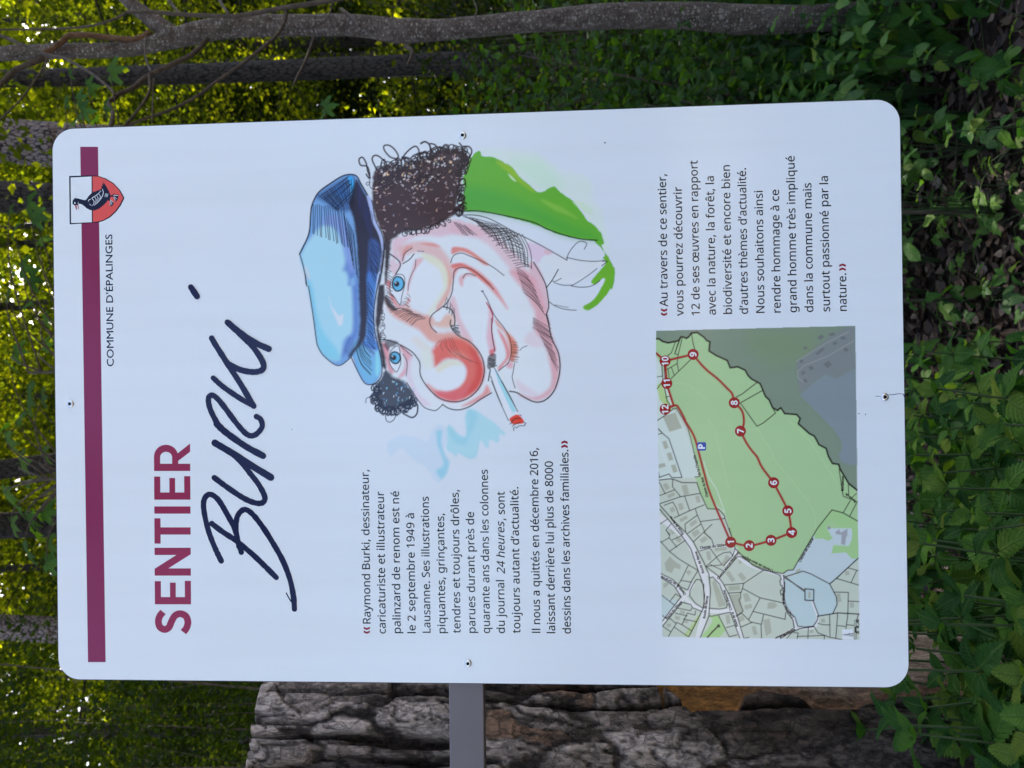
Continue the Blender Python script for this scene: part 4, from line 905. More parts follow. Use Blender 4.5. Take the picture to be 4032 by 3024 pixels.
# --- handwritten signature
def C8(p): return [(x * .6076, 1008 + y * .6076) for x, y in p]
def G2(p): return [(740 + x * .4521, 1700 + y * .4521) for x, y in p]
sigs = [G2([(290, 1125), (235, 1010), (178, 860), (140, 690), (142, 590), (190, 545), (262, 590), (345, 725), (410, 850), (435, 950), (465, 1050)]),
        G2([(208, 800), (300, 870), (420, 950), (560, 1065), (680, 1180), (770, 1270)]), G2([(445, 1000), (421, 880), (428, 745), (488, 678), (560, 715), (655, 835), (750, 985), (830, 1130), (890, 1290), (920, 1440), (928, 1545)]),
        G2([(230, 400), (340, 482), (480, 575), (580, 618), (648, 618), (670, 570), (620, 465), (540, 360), (465, 265), (350, 165), (235, 97)]),
        G2([(235, 97), (400, 195), (560, 298), (722, 397)]), G2([(655, 210), (500, 125), (330, 5), (250, -70)]),
        C8([(1410, 1090), (1362, 990), (1352, 920), (1385, 905), (1440, 960), (1530, 1080), (1600, 1155), (1652, 1160), (1698, 1110), (1690, 1060), (1662, 1040)]),
        C8([(1382, 790), (1450, 850), (1560, 925), (1645, 973)]), C8([(1645, 973), (1560, 830), (1470, 690), (1400, 580), (1372, 532)]),
        C8([(1475, 695), (1560, 738), (1650, 752), (1705, 732), (1700, 680), (1640, 590), (1560, 510), (1480, 435)]), C8([(1475, 430), (1560, 500), (1650, 560), (1742, 602)]), C8([(1238, 202), (1278, 262)])]
wd = [22, 22, 22, 22, 27, 26, 22, 21, 23, 23, 25, 24]
for i, (p, w) in enumerate(zip(sigs, wd)): flat('signature_stroke', [ribbon(p, w, 0, True, 1.6)], 1 + i, ink((14, 24, 66)))
flat('signature_stroke', [ribbon(G2([(857, 1405), (878, 1445), (900, 1480)]), 5)], 1, ink((14, 24, 66)))

# --- lettering
FONT = None
try:
    fp = os.path.join(bpy.utils.system_resource('DATAFILES'), 'fonts', 'NotoSansHebrew-Regular.woff2')
    if os.path.exists(fp): FONT = bpy.data.fonts.load(fp)
except Exception: FONT = None
def text_mesh(s, offset=0.0, shear=0.0, res=3, builtin=False):
    cu = bpy.data.curves.new('txt', 'FONT'); cu.body = s; cu.size = 1.0; cu.resolution_u = res; cu.offset = 0.0; cu.shear = shear
    if FONT and not builtin: cu.font = FONT
    o = bpy.data.objects.new('txt', cu); COL.objects.link(o); dg = bpy.context.evaluated_depsgraph_get(); me = bpy.data.meshes.new_from_object(o.evaluated_get(dg))
    bpy.data.objects.remove(o); return me
_m = text_mesh('H'); _v = np.zeros(len(_m.vertices) * 3); _m.vertices.foreach_get('co', _v); CAPH = float(_v.reshape(-1, 3)[:, 1].max())
_m = text_mesh('H', builtin=True); _v = np.zeros(len(_m.vertices) * 3); _m.vertices.foreach_get('co', _v); CAPB = float(_v.reshape(-1, 3)[:, 1].max())
def put_text(s, start, end, size, layer, mat, name='text_line', parent=sign, offset=0.0, shear=0.0, free=False, center=False, builtin=False):
    """start/end: baseline ends (ink extents) in photograph pixels; size: cap height in metres"""
    me = text_mesh(s, offset, shear, builtin=builtin); n = len(me.vertices); V = np.zeros(n * 3); me.vertices.foreach_get('co', V); V = V.reshape(-1, 3)
    x0, x1 = V[:, 0].min(), V[:, 0].max(); a = np.array(loc(*start))
    if free: b = np.array(loc(*end)); w = np.linalg.norm(b - a); d = (b - a) / w
    else: w = np.linalg.norm(np.array(loc(*end)) - a); d = np.array([1.0, 0.0])
    up = np.array([-d[1], d[0]]); sx = w / (x1 - x0); sy = size / (CAPB if builtin else CAPH)
    if center: sx = sy; 
    X = (V[:, 0] - x0) * sx; Y = V[:, 1] * sy
    if center: X -= (x1 - x0) * sx / 2; Y -= size / 2
    q = a + X[:, None] * d + Y[:, None] * up
    V2 = np.stack([q[:, 0], np.full(n, -LY * layer), q[:, 1]], 1); me.vertices.foreach_set('co', V2.ravel()); me.update()
    hb = 0.00013 + max(0, offset) * .011     # the ink spreads a little: heavier strokes
    fs = [tuple(p.vertices) for p in me.polygons]; Vs, Fs = [], []
    for k, (dx, dz) in enumerate(((-hb, 0), (hb, 0), (0, hb), (0, -hb))):
        Vs.append(V2 + np.array([dx, -LY * .2 * k, dz])); Fs += [tuple(i + n * k for i in f) for f in fs]
    bpy.data.meshes.remove(me); me = bpy.data.meshes.new(name); me.from_pydata(np.vstack(Vs).tolist(), [], Fs); me.update()
    me.materials.clear(); me.materials.append(mat); me.name = name; return obj(name, me, parent)
INK = ink((12, 12, 24)); QUOT = ink((128, 24, 60))
put_text("COMMUNE D'ÉPALINGES".replace("'", "\u2019"), (448, 1442), (437, 923), 0.0076, 1, ink((22, 26, 62)), 'heading_line', builtin=True)
def A6(x, y): return (1380 + .5183 * x, 1700 + .5183 * y)
L1 = [("Raymond Burki, dessinateur,", 153, 1457, 290), ("caricaturiste et illustrateur", 268, 1533, 455), ("palinzard de renom est né", 382, 1530, 452), ("le 2 septembre 1949 à", 495, 1530, 620),
      ("Lausanne. Ses illustrations", 608, 1527, 493), ("piquantes, grinçantes,", 722, 1530, 622), ("tendres et toujours drôles,", 836, 1530, 442), ("parues durant près de", 950, 1528, 610),
      ("quarante ans dans les colonnes", 1060, 1530, 288), None, ("toujours autant d\u2019actualité.", 1290, 1530, 420), ("Il nous a quittés en décembre 2016,", 1442, 1527, 125),
      ("laissant derrière lui plus de 8000", 1555, 1530, 225), ("dessins dans les archives familiales.", 1674, 1533, 138)]
TS = 0.0083
for t in L1:
    if t: put_text(t[0].replace('Il ', 'll ') if FONT else t[0], A6(t[1], t[2]), A6(t[1], t[3]), TS, 1, INK)
put_text("du journal", A6(1173, 1530), A6(1173, 1128), TS, 1, INK)
put_text("24 heures", A6(1173, 1078), A6(1173, 680), TS, 1, INK, shear=0.2)
put_text(", sont", A6(1173, 672), A6(1173, 455), TS, 1, INK)
def B7(x, y): return (2560 + .4339 * x, 560 + .4339 * y)
for t in [("Au travers de ce sentier,", 160, 1490, 290), ("vous pourrez découvrir", 303, 1575, 405), ("12 de ses œuvres en rapport", 450, 1570, 165), ("avec la nature, la forêt, la", 596, 1565, 308),
          ("biodiversité et encore bien", 742, 1557, 208), ("d\u2019autres thèmes d\u2019actualité.", 888, 1557, 235), ("Nous souhaitons ainsi", 1037, 1548, 440), ("rendre hommage à ce", 1185, 1545, 430),
          ("grand homme très impliqué", 1331, 1543, 125), ("dans la commune mais", 1480, 1540, 370), ("surtout passionné par la", 1632, 1535, 308), ("nature.", 1783, 1530, 1190)]:
    put_text(t[0], B7(t[1], t[2]), B7(t[1], t[3]), TS, 1, INK)
def quote(fn, xs, ys, right):     # two chevrons
    a, b = xs; polys = []
    for k in (0, 1):
        y0 = ys[0] + (ys[1] - ys[0]) * (0.5 * k); y1 = y0 + (ys[1] - ys[0]) * .44; w = (ys[1] - ys[0]) * .22
        m = (a + b) / 2; tip, bk = (y1, y0) if right else (y0, y1); sg = 1 if right else -1
        th = (bk - tip) * .62
        polys.append([fn(a, bk), fn(m, tip + th), fn(b, bk), fn(b, bk - th), fn(m, tip), fn(a, bk - th)])
    flat('quotation_mark', polys, 1, QUOT)
quote(A6, (100, 148), (1535, 1478), False); quote(B7, (98, 155), (1577, 1503), False)
quote(A6, (1602, 1650), (125, 62), True); quote(B7, (1716, 1776), (1168, 1096), True)

# ------------------------------------------------------------------ print painted onto fine grids: portrait and map
class Canvas:
    def __init__(s, x0, y0, x1, y1, st):
        s.x0, s.y0, s.st = x0, y0, st; s.nx = int((x1 - x0) / st) + 1; s.ny = int((y1 - y0) / st) + 1
        s.X, s.Y = np.meshgrid(x0 + np.arange(s.nx) * st, y0 + np.arange(s.ny) * st)
        s.C = np.tile(WALB, (s.ny, s.nx, 1)).astype(float); s.A = np.zeros((s.ny, s.nx))
    def box(s, p, m):
        i0 = max(0, int((p[:, 0].min() - m - s.x0) / s.st)); i1 = min(s.nx, int((p[:, 0].max() + m - s.x0) / s.st) + 2)
        j0 = max(0, int((p[:, 1].min() - m - s.y0) / s.st)); j1 = min(s.ny, int((p[:, 1].max() + m - s.y0) / s.st) + 2)
        return slice(j0, j1), slice(i0, i1)
    def segd(s, p, sl, closed):
        X, Y = s.X[sl], s.Y[sl]; D = np.full(X.shape, 1e9); n = len(p); ins = np.zeros(X.shape, bool)
        for i in range(n if closed else n - 1):
            ax, ay = p[i]; bx, by = p[(i + 1) % n]; dx, dy = bx - ax, by - ay; l2 = dx * dx + dy * dy + 1e-9
            t = np.clip(((X - ax) * dx + (Y - ay) * dy) / l2, 0, 1); D = np.minimum(D, (X - ax - t * dx) ** 2 + (Y - ay - t * dy) ** 2)
            if closed and ay != by: ins ^= ((ay > Y) != (by > Y)) & (X < dx * (Y - ay) / dy + ax)
        return np.sqrt(D), ins
    def comp(s, sl, a, col):
        a = a[..., None]; s.C[sl] = s.C[sl] * (1 - a) + col * a; s.A[sl] = np.maximum(s.A[sl], a[..., 0])
    def fill(s, p, rgb, al=1.0, fe=2.0, rag=0.0, sm=4, mott=0.0, white=None):
        fe = fe * 1.5 if fe >= 4 else fe
        p = smooth_closed(p, sm) if sm else np.array(p, float); sl = s.box(p, fe * 2 + rag + 2)
        if s.X[sl].size == 0: return
        D, ins = s.segd(p, sl, True); sd_ = np.where(ins, D, -D)
        if rag: sd_ = sd_ + rag * (fbm(s.X[sl] / 14, s.Y[sl] / 14, o=4, s=3) - .5) * 2
        a = np.clip(sd_ / fe * .5 + .5, 0, 1); a = a * a * (3 - 2 * a) * al
        if mott: a = a * (1 - mott * fbm(s.X[sl] / 30, s.Y[sl] / 30, o=4, s=8))
        s.comp(sl, a, alb(rgb, white or WHITE))
    def line(s, p, w, rgb, al=1.0, sm=5, closed=False, white=None, taper=0.0):
        p = (smooth_closed(p, sm) if closed else smooth_path(p, sm)) if sm and len(p) > 2 else np.array(p, float)
        sl = s.box(p, w + 3)
        if s.X[sl].size == 0: return
        D, _ = s.segd(p, sl, False if not closed else True)
        h = s.st * .5; a = np.clip((w / 2 - D) / s.st + .5, 0, 1) * min(1.0, (w / s.st) ** .5) * al
        s.comp(sl, a, alb(rgb, white or WHITE))
    def build(s, name, layer, parent, everything=False):
        d = np.stack([np.full(s.X.size, 0.0), s.X.ravel(), s.Y.ravel()], 1)
        D3 = np.stack([(1512 - s.Y.ravel()) / F, (s.X.ravel() - 2016) / F, np.ones(s.X.size)], 1) @ RW.T
        t = -CAM[1] / D3[:, 1]; V = np.stack([CAM[0] + D3[:, 0] * t, np.full(s.X.size, -LY * layer), CAM[2] + D3[:, 2] * t - PANEL_Z], 1)
        b = (np.arange(s.ny - 1)[:, None] * s.nx + np.arange(s.nx - 1)).ravel(); Fc = np.stack([b, b + 1, b + s.nx + 1, b + s.nx], 1)
        if not everything:
            k = (s.A.ravel()[Fc] > 0.004).any(1); Fc = Fc[k]; u = np.unique(Fc); re = np.full(s.X.size, -1); re[u] = np.arange(len(u)); V = V[u]; Fc = re[Fc]; C = s.C.reshape(-1, 3)[u]
        else: C = s.C.reshape(-1, 3)
        # image x = down, image y = left : winding facing the viewer
        a, b2, c = V[Fc[0, 0]], V[Fc[0, 1]], V[Fc[0, 2]]
        if np.cross(b2 - a, c - a)[1] > 0: Fc = Fc[:, ::-1]
        me = mesh_np(name, V, Fc, M_PRINT, False, {'Col': ('POINT', 'FLOAT_COLOR', np.concatenate([C, np.ones((len(C), 1))], 1))})
        return obj(name, me, parent)
# --- the portrait drawing: washes first, then pen lines.   crops of the traced photograph: a..e
K_ = .36161
def fa(p): return [(1120 + K_ * x, 520 + K_ * y) for x, y in p]
def fb(p): return [(1780 + K_ * x, 520 + K_ * y) for x, y in p]
def fc(p): return [(1120 + K_ * x, 1080 + K_ * y) for x, y in p]
def fd(p): return [(1500 + K_ * x, 1000 + K_ * y) for x, y in p]
def fe_(p): return [(1400 + K_ * x, 1500 + K_ * y) for x, y in p]
def ff(p): return [(2040 + .24111 * x, 880 + .24111 * y) for x, y in p]
cv = Canvas(1160, 525, 2440, 1905, 2.6)
R2 = random.Random(5)
DK = (26, 22, 34); DKB = (46, 26, 30); NV = (14, 22, 54)
# smoke
cv.fill(fe_([(340, 720), (380, 640), (520, 590), (680, 620), (780, 660), (820, 560), (900, 480), (1000, 520), (1000, 640), (960, 800), (1020, 880), (990, 1000), (920, 1100), (860, 1070), (760, 940), (640, 860), (500, 740), (430, 780), (380, 820)]), (178, 204, 230), .55, 5, 3)
cv.fill(fe_([(880, 560), (940, 545), (930, 640), (950, 740), (1000, 850), (1020, 900), (985, 1015), (930, 1060), (880, 980), (960, 900), (900, 720)]), (135, 196, 222), .85, 6, 2)
cv.fill(fe_([(1000, 520), (1020, 480), (1060, 510), (1110, 570), (1190, 610), (1205, 520), (1195, 400), (1215, 330), (1260, 305), (1340, 340), (1500, 450), (1590, 530), (1630, 570), (1610, 595), (1570, 580), (1555, 670), (1465, 640), (1445, 725), (1410, 720), (1360, 650), (1320, 810), (1260, 850), (1200, 830), (1110, 790), (1100, 820), (1040, 780), (990, 740), (1000, 640)]), (158, 206, 225), .9, 4, 2)
cv.fill(fe_([(1215, 340), (1270, 320), (1330, 370), (1300, 480), (1230, 620), (1195, 690), (1100, 680), (1040, 610), (1010, 510), (1060, 540), (1130, 600), (1205, 610), (1215, 500)]), (138, 196, 220), .7, 10)
# greens
cv.fill(fb([(300, 190), (480, 185), (700, 200), (890, 225), (1060, 340), (1200, 430), (1310, 445), (1480, 510), (1530, 620), (1530, 740), (1620, 850), (1660, 1000), (1690, 1150), (1700, 1330), (1600, 1200), (1440, 900), (1280, 720), (960, 640), (640, 400), (430, 300)]), (196, 222, 219), .95, 12, 6, mott=.35)
cv.fill(fb([(640, 330), (900, 300), (1060, 380), (1200, 560), (1150, 620), (930, 600), (760, 470)]), (176, 218, 194), .5, 25)
cv.fill(fb([(290, 205), (320, 250), (360, 265), (440, 270), (540, 318), (650, 385), (720, 470), (830, 570), (940, 655), (1010, 640), (1110, 590), (1180, 660), (1310, 745), (1380, 830), (1440, 910), (1470, 965), (1540, 1010), (1620, 1100), (1655, 1210), (1625, 1235), (1690, 1350), (1760, 1470), (1768, 1600), (1740, 1720), (1700, 1659), (1690, 1600), (1640, 1590), (1580, 1640), (1520, 1640), (1560, 1580), (1640, 1480), (1680, 1400), (1645, 1290), (1590, 1225), (1510, 1180), (1300, 1150), (1100, 1090), (900, 1005), (700, 950), (450, 890), (280, 865), (130, 862), (105, 760), (135, 640), (118, 520), (150, 400), (210, 270)]), (96, 168, 66), 1, 2.5, 3, 3)
cv.fill(fb([(150, 600), (500, 640), (900, 800), (1300, 1000), (1560, 1120), (1540, 1165), (1200, 1110), (900, 980), (600, 900), (160, 845)]), (76, 160, 74), .8, 22)
cv.fill(fb([(540, 325), (660, 400), (780, 540), (900, 640), (860, 640), (700, 520), (600, 430), (480, 330)]), (140, 182, 62), .8, 6, 3)
cv.fill(fb([(970, 735), (1100, 780), (1250, 850), (1360, 940), (1250, 900), (1100, 840)]), (128, 184, 84), .7, 5, 3)
cv.fill(fb([(610, 455), (660, 490), (700, 540), (650, 515)]), (190, 216, 190), .9, 3)
cv.fill(fb([(1320, 760), (1400, 755), (1510, 830), (1530, 900), (1450, 880), (1370, 810)]), (188, 214, 200), .8, 4, 3)
cv.fill(ff([(1380, 560), (1470, 540), (1520, 700), (1575, 720), (1560, 880), (1500, 1080), (1400, 1220), (1290, 1330), (1150, 1420), (1085, 1405), (1055, 1360), (1200, 1270), (1300, 1150), (1370, 1030), (1420, 920), (1390, 890), (1330, 940), (1260, 990), (1215, 985), (1190, 945), (1260, 860), (1330, 780), (1430, 640)]), (104, 172, 62), 1, 2.5, 1.5, 3)
cv.fill(ff([(1020, 1380), (1055, 1360), (1085, 1405), (1140, 1420), (1060, 1440)]), (196, 220, 222), .8, 3)
# skin: pale base then pink and red washes
skin = fa([(1090, 1150), (1250, 1100), (1500, 1010), (1800, 930)]) + fb([(120, 960), (400, 1010), (700, 1110), (950, 1230), (1240, 1390)]) + ff([(1400, 610), (1400, 660), (1290, 740), (1100, 880), (900, 990), (580, 960), (470, 1050), (500, 1270), (480, 1480), (520, 1659)]) + \
    fd([(1860, 920), (1935, 1100), (1945, 1300), (1880, 1500), (1720, 1605), (1560, 1570), (1420, 1500), (1300, 1500), (1200, 1510), (1060, 1600)]) + fe_([(1300, 260), (1150, 310), (1000, 290), (945, 255), (860, 320), (760, 290), (640, 150), (560, 0)]) + fc([(1330, 1300), (1200, 1130), (1100, 1050), (1060, 850), (1010, 600), (1020, 300), (1080, 0)])
cv.fill(skin, (214, 215, 230), .8, 4, 0, 0)
PK = (218, 172, 190); PR = (208, 116, 112); RD = (204, 84, 82); PL = (205, 195, 218)
cv.fill(fa([(1190, 1160), (1320, 1130), (1560, 1050), (1800, 960), (2000, 1000), (2157, 1060), (2157, 1130), (2000, 1120), (1850, 1110), (1700, 1140), (1500, 1130), (1330, 1190), (1250, 1290), (1200, 1400), (1170, 1300)]), PK, .75, 9, 3)
cv.fill(fb([(0, 970), (200, 1000), (420, 1080), (560, 1200), (760, 1400), (850, 1560), (930, 1659), (800, 1659), (640, 1500), (450, 1280), (260, 1150), (0, 1100)]), PK, .7, 9, 3)
cv.fill(fd([(1400, 190), (1560, 180), (1660, 250), (1740, 420), (1800, 620), (1850, 860), (1920, 1050), (1945, 1250), (1900, 1460), (1740, 1590), (1560, 1560), (1500, 1520), (1640, 1560), (1770, 1510), (1850, 1420), (1840, 1250), (1820, 1100), (1760, 960), (1660, 820), (1680, 660), (1600, 480), (1500, 330)]), (220, 152, 168), .85, 9, 3)
cv.fill(ff([(230, 620), (330, 700), (430, 930), (480, 1150), (500, 1350), (450, 1480), (340, 1200), (240, 900), (170, 700)]), (214, 160, 180), .7, 5)
cv.fill(ff([(150, 330), (300, 330), (560, 470), (500, 500), (400, 540), (330, 640), (200, 560)]), (208, 184, 214), .75, 5, 4)
cv.fill(fb([(1010, 1280), (1080, 1310), (1060, 1330), (1010, 1320)]), PK, .8, 3)
# temple to brow folds
cv.fill(fa([(1240, 1260), (1420, 1190), (1600, 1200), (1740, 1300), (1820, 1440), (1840, 1600), (1790, 1659), (1760, 1540), (1660, 1400), (1480, 1310), (1320, 1340), (1280, 1400)]), (222, 158, 158), .7, 8, 2)
cv.fill(fa([(1500, 1345), (1640, 1380), (1750, 1500), (1790, 1650), (1740, 1650), (1690, 1500), (1580, 1420)]), (216, 208, 190), .8, 8)
cv.fill(fa([(1480, 1215), (1620, 1210), (1700, 1250), (1640, 1250)]), (216, 122, 112), .7, 4)
cv.fill(fa([(1280, 1330), (1320, 1250), (1400, 1240), (1330, 1300), (1290, 1400)]), (216, 132, 124), .7, 4)
cv.fill(fb([(0, 1260), (60, 1250), (160, 1270), (260, 1330), (400, 1440), (340, 1440), (220, 1350), (100, 1300), (0, 1330)]), (216, 110, 98), .85, 4)
cv.fill(fb([(0, 1440), (100, 1430), (210, 1480), (320, 1560), (430, 1659), (380, 1659), (250, 1560), (120, 1470), (0, 1480)]), (216, 106, 100), .9, 4)
cv.fill(fd([(790, 140), (870, 100), (960, 130), (1080, 200), (1220, 330), (1290, 430), (1380, 600), (1280, 480), (1150, 340), (1040, 230), (930, 160), (840, 170), (790, 260)]), (216, 108, 104), .8, 6)
cv.fill(fd([(690, 100), (740, 180), (770, 300), (750, 430), (680, 550), (620, 620), (600, 580), (660, 470), (720, 350), (720, 200)]), (218, 140, 120), .75, 7)
cv.fill(fd([(440, 10), (560, 20), (690, 120), (730, 260), (700, 400), (610, 540), (560, 640), (500, 660), (590, 520), (680, 370), (690, 240), (600, 110), (500, 60)]), (220, 212, 196), .8, 8)
cv.fill(fd([(860, 330), (850, 260), (900, 220), (960, 210), (1040, 250), (940, 240), (900, 290), (890, 350)]), (220, 150, 160), .8, 5)
cv.fill(fd([(780, 460), (820, 520), (860, 680), (930, 820), (1000, 960), (880, 880), (830, 760), (780, 640), (740, 560)]), (218, 172, 186), .85, 7)
# nose bridge and nose
cv.fill(fd([(40, 480), (100, 560), (200, 600), (300, 560), (340, 610), (480, 660), (570, 700), (560, 800), (640, 860), (760, 850), (900, 900), (980, 960), (1060, 1080), (900, 1100), (700, 1000), (520, 940), (420, 830), (240, 740), (100, 640)]), (212, 142, 128), .85, 8, 3)
cv.fill(fd([(50, 300), (90, 400), (110, 500), (200, 590), (310, 520), (300, 480), (270, 540), (200, 560), (130, 420), (110, 300)]), (206, 110, 112), .85, 6)
cv.fill(fd([(640, 700), (760, 650), (800, 740), (760, 800), (640, 800), (560, 760)]), (218, 150, 118), .7, 10)
cv.fill(fd([(580, 650), (650, 620), (720, 590), (680, 680), (640, 740), (590, 720)]), (220, 218, 232), .95, 4)
cv.fill(fd([(560, 1040), (700, 920), (880, 930), (1000, 1010), (1080, 1120), (1120, 1280), (1070, 1450), (960, 1550), (820, 1605), (700, 1590), (600, 1540), (500, 1420), (600, 1480), (720, 1500), (850, 1440), (920, 1330), (910, 1220), (820, 1150), (700, 1150), (590, 1230), (560, 1130)]), (206, 88, 78), .95, 9, 3)
cv.fill(fd([(960, 1010), (1080, 1130), (1120, 1290), (1070, 1440), (950, 1540), (880, 1570), (940, 1480), (1020, 1350), (1030, 1200)]), (196, 62, 60), .8, 9)
cv.fill(fd([(600, 1500), (750, 1480), (880, 1470), (960, 1420), (900, 1560), (760, 1600), (640, 1560)]), (208, 96, 110), .7, 9)
cv.fill(fd([(760, 1070), (860, 1060), (940, 1120), (880, 1130), (800, 1120)]), (216, 140, 128), .6, 10)
cv.fill(fd([(520, 1260), (600, 1240), (700, 1180), (820, 1160), (900, 1220), (925, 1300), (880, 1410), (760, 1480), (640, 1470), (540, 1400), (500, 1320)]), (217, 222, 234), 1, 6)
cv.fill(fd([(600, 1240), (700, 1165), (820, 1160), (890, 1210), (800, 1215), (700, 1250), (630, 1290)]), (214, 208, 192), .8, 6)
cv.fill(fd([(440, 1060), (520, 1020), (570, 1120), (560, 1240), (480, 1240), (440, 1160)]), (222, 216, 214), .7, 8)
cv.fill(fd([(330, 930), (400, 900), (500, 980), (540, 1040), (450, 1040), (390, 1000)]), (208, 204, 200), .6, 8)
cv.fill(fd([(880, 1659), (940, 1620), (1100, 1520), (1150, 1430), (1190, 1490), (1170, 1530), (1000, 1630)]), (214, 128, 130), .85, 6)
# cheeks, under eye, left outline
cv.fill(fd([(210, 990), (260, 1020), (340, 1110), (310, 1180), (280, 1290), (230, 1340), (190, 1340), (250, 1250), (260, 1130), (210, 1040)]), (216, 150, 168), .85, 5)
cv.fill(fd([(20, 960), (80, 1010), (100, 1180), (140, 1290), (90, 1280), (60, 1180), (20, 1040)]), (206, 120, 140), .8, 5)
cv.fill(fd([(270, 1200), (310, 1140), (340, 1110), (330, 1300), (400, 1500), (540, 1640), (440, 1640), (330, 1480), (280, 1330)]), PL, .8, 6)
cv.fill(fd([(460, 60), (380, 60), (330, 200), (290, 330), (290, 440), (310, 350), (370, 180)]), (222, 160, 170), .8, 5)
cv.fill(fd([(110, 60), (180, 100), (200, 60), (140, 20), (200, 0), (260, 40), (240, 90), (200, 150), (150, 240), (120, 200), (90, 160)]), (222, 176, 192), .7, 5)
# mouth
cv.fill(fd([(1180, 560), (1220, 640), (1200, 800), (1250, 1000), (1240, 1060), (1180, 1040), (1150, 900), (1170, 720)]), (222, 166, 186), .85, 6, 2)
cv.line(fd([(1150, 530), (1215, 660), (1205, 800), (1215, 920), (1240, 1040)]), 5, (170, 40, 70))
cv.fill(fd([(1250, 720), (1340, 820), (1430, 900), (1480, 980), (1500, 1110), (1480, 1170), (1410, 1170), (1400, 1100), (1390, 980), (1350, 860), (1270, 780)]), (214, 110, 84), .9, 6)
cv.fill(fd([(1270, 820), (1340, 900), (1390, 1020), (1400, 1120), (1350, 1190), (1290, 1260), (1280, 1230), (1360, 1130), (1350, 1020), (1300, 900)]), (216, 116, 122), .9, 5)
cv.fill(fd([(1180, 1050), (1240, 1040), (1220, 1110), (1190, 1110)]), (200, 70, 80), .8, 4)
cv.fill(fd([(1370, 1180), (1440, 1190), (1440, 1240), (1380, 1240)]), (222, 150, 170), .8, 5)
cv.fill(fd([(1170, 1110), (1250, 1090), (1240, 1220), (1200, 1260), (1160, 1240)]), (58, 42, 56), .75, 3, 2)
cv.fill(fd([(1500, 1050), (1640, 1050), (1760, 1130), (1840, 1250), (1840, 1400), (1740, 1520), (1600, 1500), (1480, 1400), (1440, 1250)]), (214, 219, 232), .9, 8)
cv.fill(fd([(1480, 1370), (1600, 1450), (1700, 1520), (1640, 1540), (1500, 1480)]), (206, 196, 216), .8, 7)
cv.fill(fd([(1560, 950), (1620, 850), (1700, 900), (1760, 1000), (1660, 1010)]), (216, 192, 208), .7, 8)
# eyes
for f, iris, pup, wt in ((fc, [(1225, 25), (1280, 45), (1300, 110), (1270, 170), (1215, 180), (1180, 130), (1185, 60)], (1222, 105), [(1150, 190), (1165, 60), (1230, 0), (1300, 20), (1310, 110), (1280, 230), (1265, 320), (1245, 320), (1190, 240)]),
                         (fc, [(1195, 845), (1245, 865), (1262, 915), (1235, 965), (1190, 968), (1155, 930), (1160, 870)], (1188, 908), [(1140, 900), (1170, 820), (1240, 780), (1262, 880), (1265, 970), (1225, 1060), (1190, 1040), (1150, 980)])):
    cv.fill(f(wt), (216, 222, 236), 1, 3); cv.line(f(wt), 3.2, DKB, .9, closed=True)
    cv.fill(f(iris), (92, 172, 220), 1, 3); cv.line(f(iris), 5.5, DK, 1, closed=True)
    q = [(pup[0] + 30 * math.cos(a), pup[1] + 30 * math.sin(a)) for a in np.linspace(0, 6.28, 9)[:-1]]
    cv.fill(f(q), (38, 30, 44), 1, 3); cv.fill(f([(pup[0] - 22, pup[1] - 22), (pup[0] - 2, pup[1] - 18), (pup[0] - 8, pup[1] - 2)]), (220, 226, 238), 1, 2, sm=0)
cv.fill(fc([(1105, 715), (1180, 720), (1240, 745), (1200, 780), (1150, 800), (1130, 840), (1090, 780)]), DKB, .75, 4, 3)
cv.fill(fc([(1080, 260), (1110, 230), (1180, 330), (1230, 380), (1190, 400), (1120, 350)]), DKB, .9, 4, 3)
# cap
cap = fa([(165, 1330), (265, 1110), (285, 900), (302, 790), (370, 660), (500, 560), (650, 472), (775, 472), (832, 560), (905, 685), (965, 790), (990, 950), (1065, 1120), (1088, 1290), (1062, 1500), (1030, 1659)]) + \
    fc([(1000, 210), (975, 400), (985, 560), (1005, 720), (1045, 880), (1055, 1010), (1030, 1130), (950, 1200), (870, 1180), (790, 1050), (740, 900), (700, 925), (580, 995), (430, 890), (362, 780), (345, 700), (312, 450), (265, 150), (225, 0)])
cv.fill(cap, (112, 158, 216), 1, 3, 0, 3)
cv.fill(fa([(175, 1330), (330, 1100), (430, 1010), (540, 1040), (620, 1180), (670, 1400), (700, 1659)]) + fc([(735, 60), (745, 300), (745, 620), (650, 710), (625, 850), (590, 930), (520, 930), (440, 880), (372, 770), (335, 500), (275, 150), (232, 0)]), (158, 206, 232), 1, 9, 3, 3)
cv.fill(fc([(250, 100), (300, 120), (350, 400), (420, 620), (560, 800), (600, 920), (520, 925), (440, 880), (372, 770), (330, 470)]), (122, 196, 228), .9, 10, 2)
cv.fill(fc([(760, 760), (830, 740), (900, 820), (960, 900), (1000, 860), (1040, 900), (1050, 1010), (1020, 1110), (950, 1180), (880, 1160), (810, 1050)]), (110, 176, 224), .95, 6)
cv.fill(fc([(1000, 830), (1035, 900), (1045, 1010), (1020, 1110), (990, 1060)]), (132, 206, 232), .9, 5)
cv.fill(fc([(485, 245), (505, 330), (560, 410), (592, 450), (640, 440), (630, 540), (592, 556), (560, 480), (512, 370)]), (205, 216, 236), .9, 4)
cv.fill(fa([(225, 1460), (250, 1500), (275, 1600), (240, 1560)]), (215, 205, 216), .8, 5)
cv.fill(fa([(640, 1500), (700, 1400), (760, 1500), (790, 1659), (700, 1659)]) + fc([(790, 0), (800, 300), (800, 620), (740, 740), (680, 860), (630, 880), (680, 700), (750, 600), (745, 200), (700, 0)]), (84, 116, 196), .8, 9, 3)
cv.fill(fa([(400, 1000), (480, 900), (640, 960), (720, 1200), (760, 1500), (700, 1500), (640, 1250), (560, 1040)]), (126, 152, 218), .8, 10)
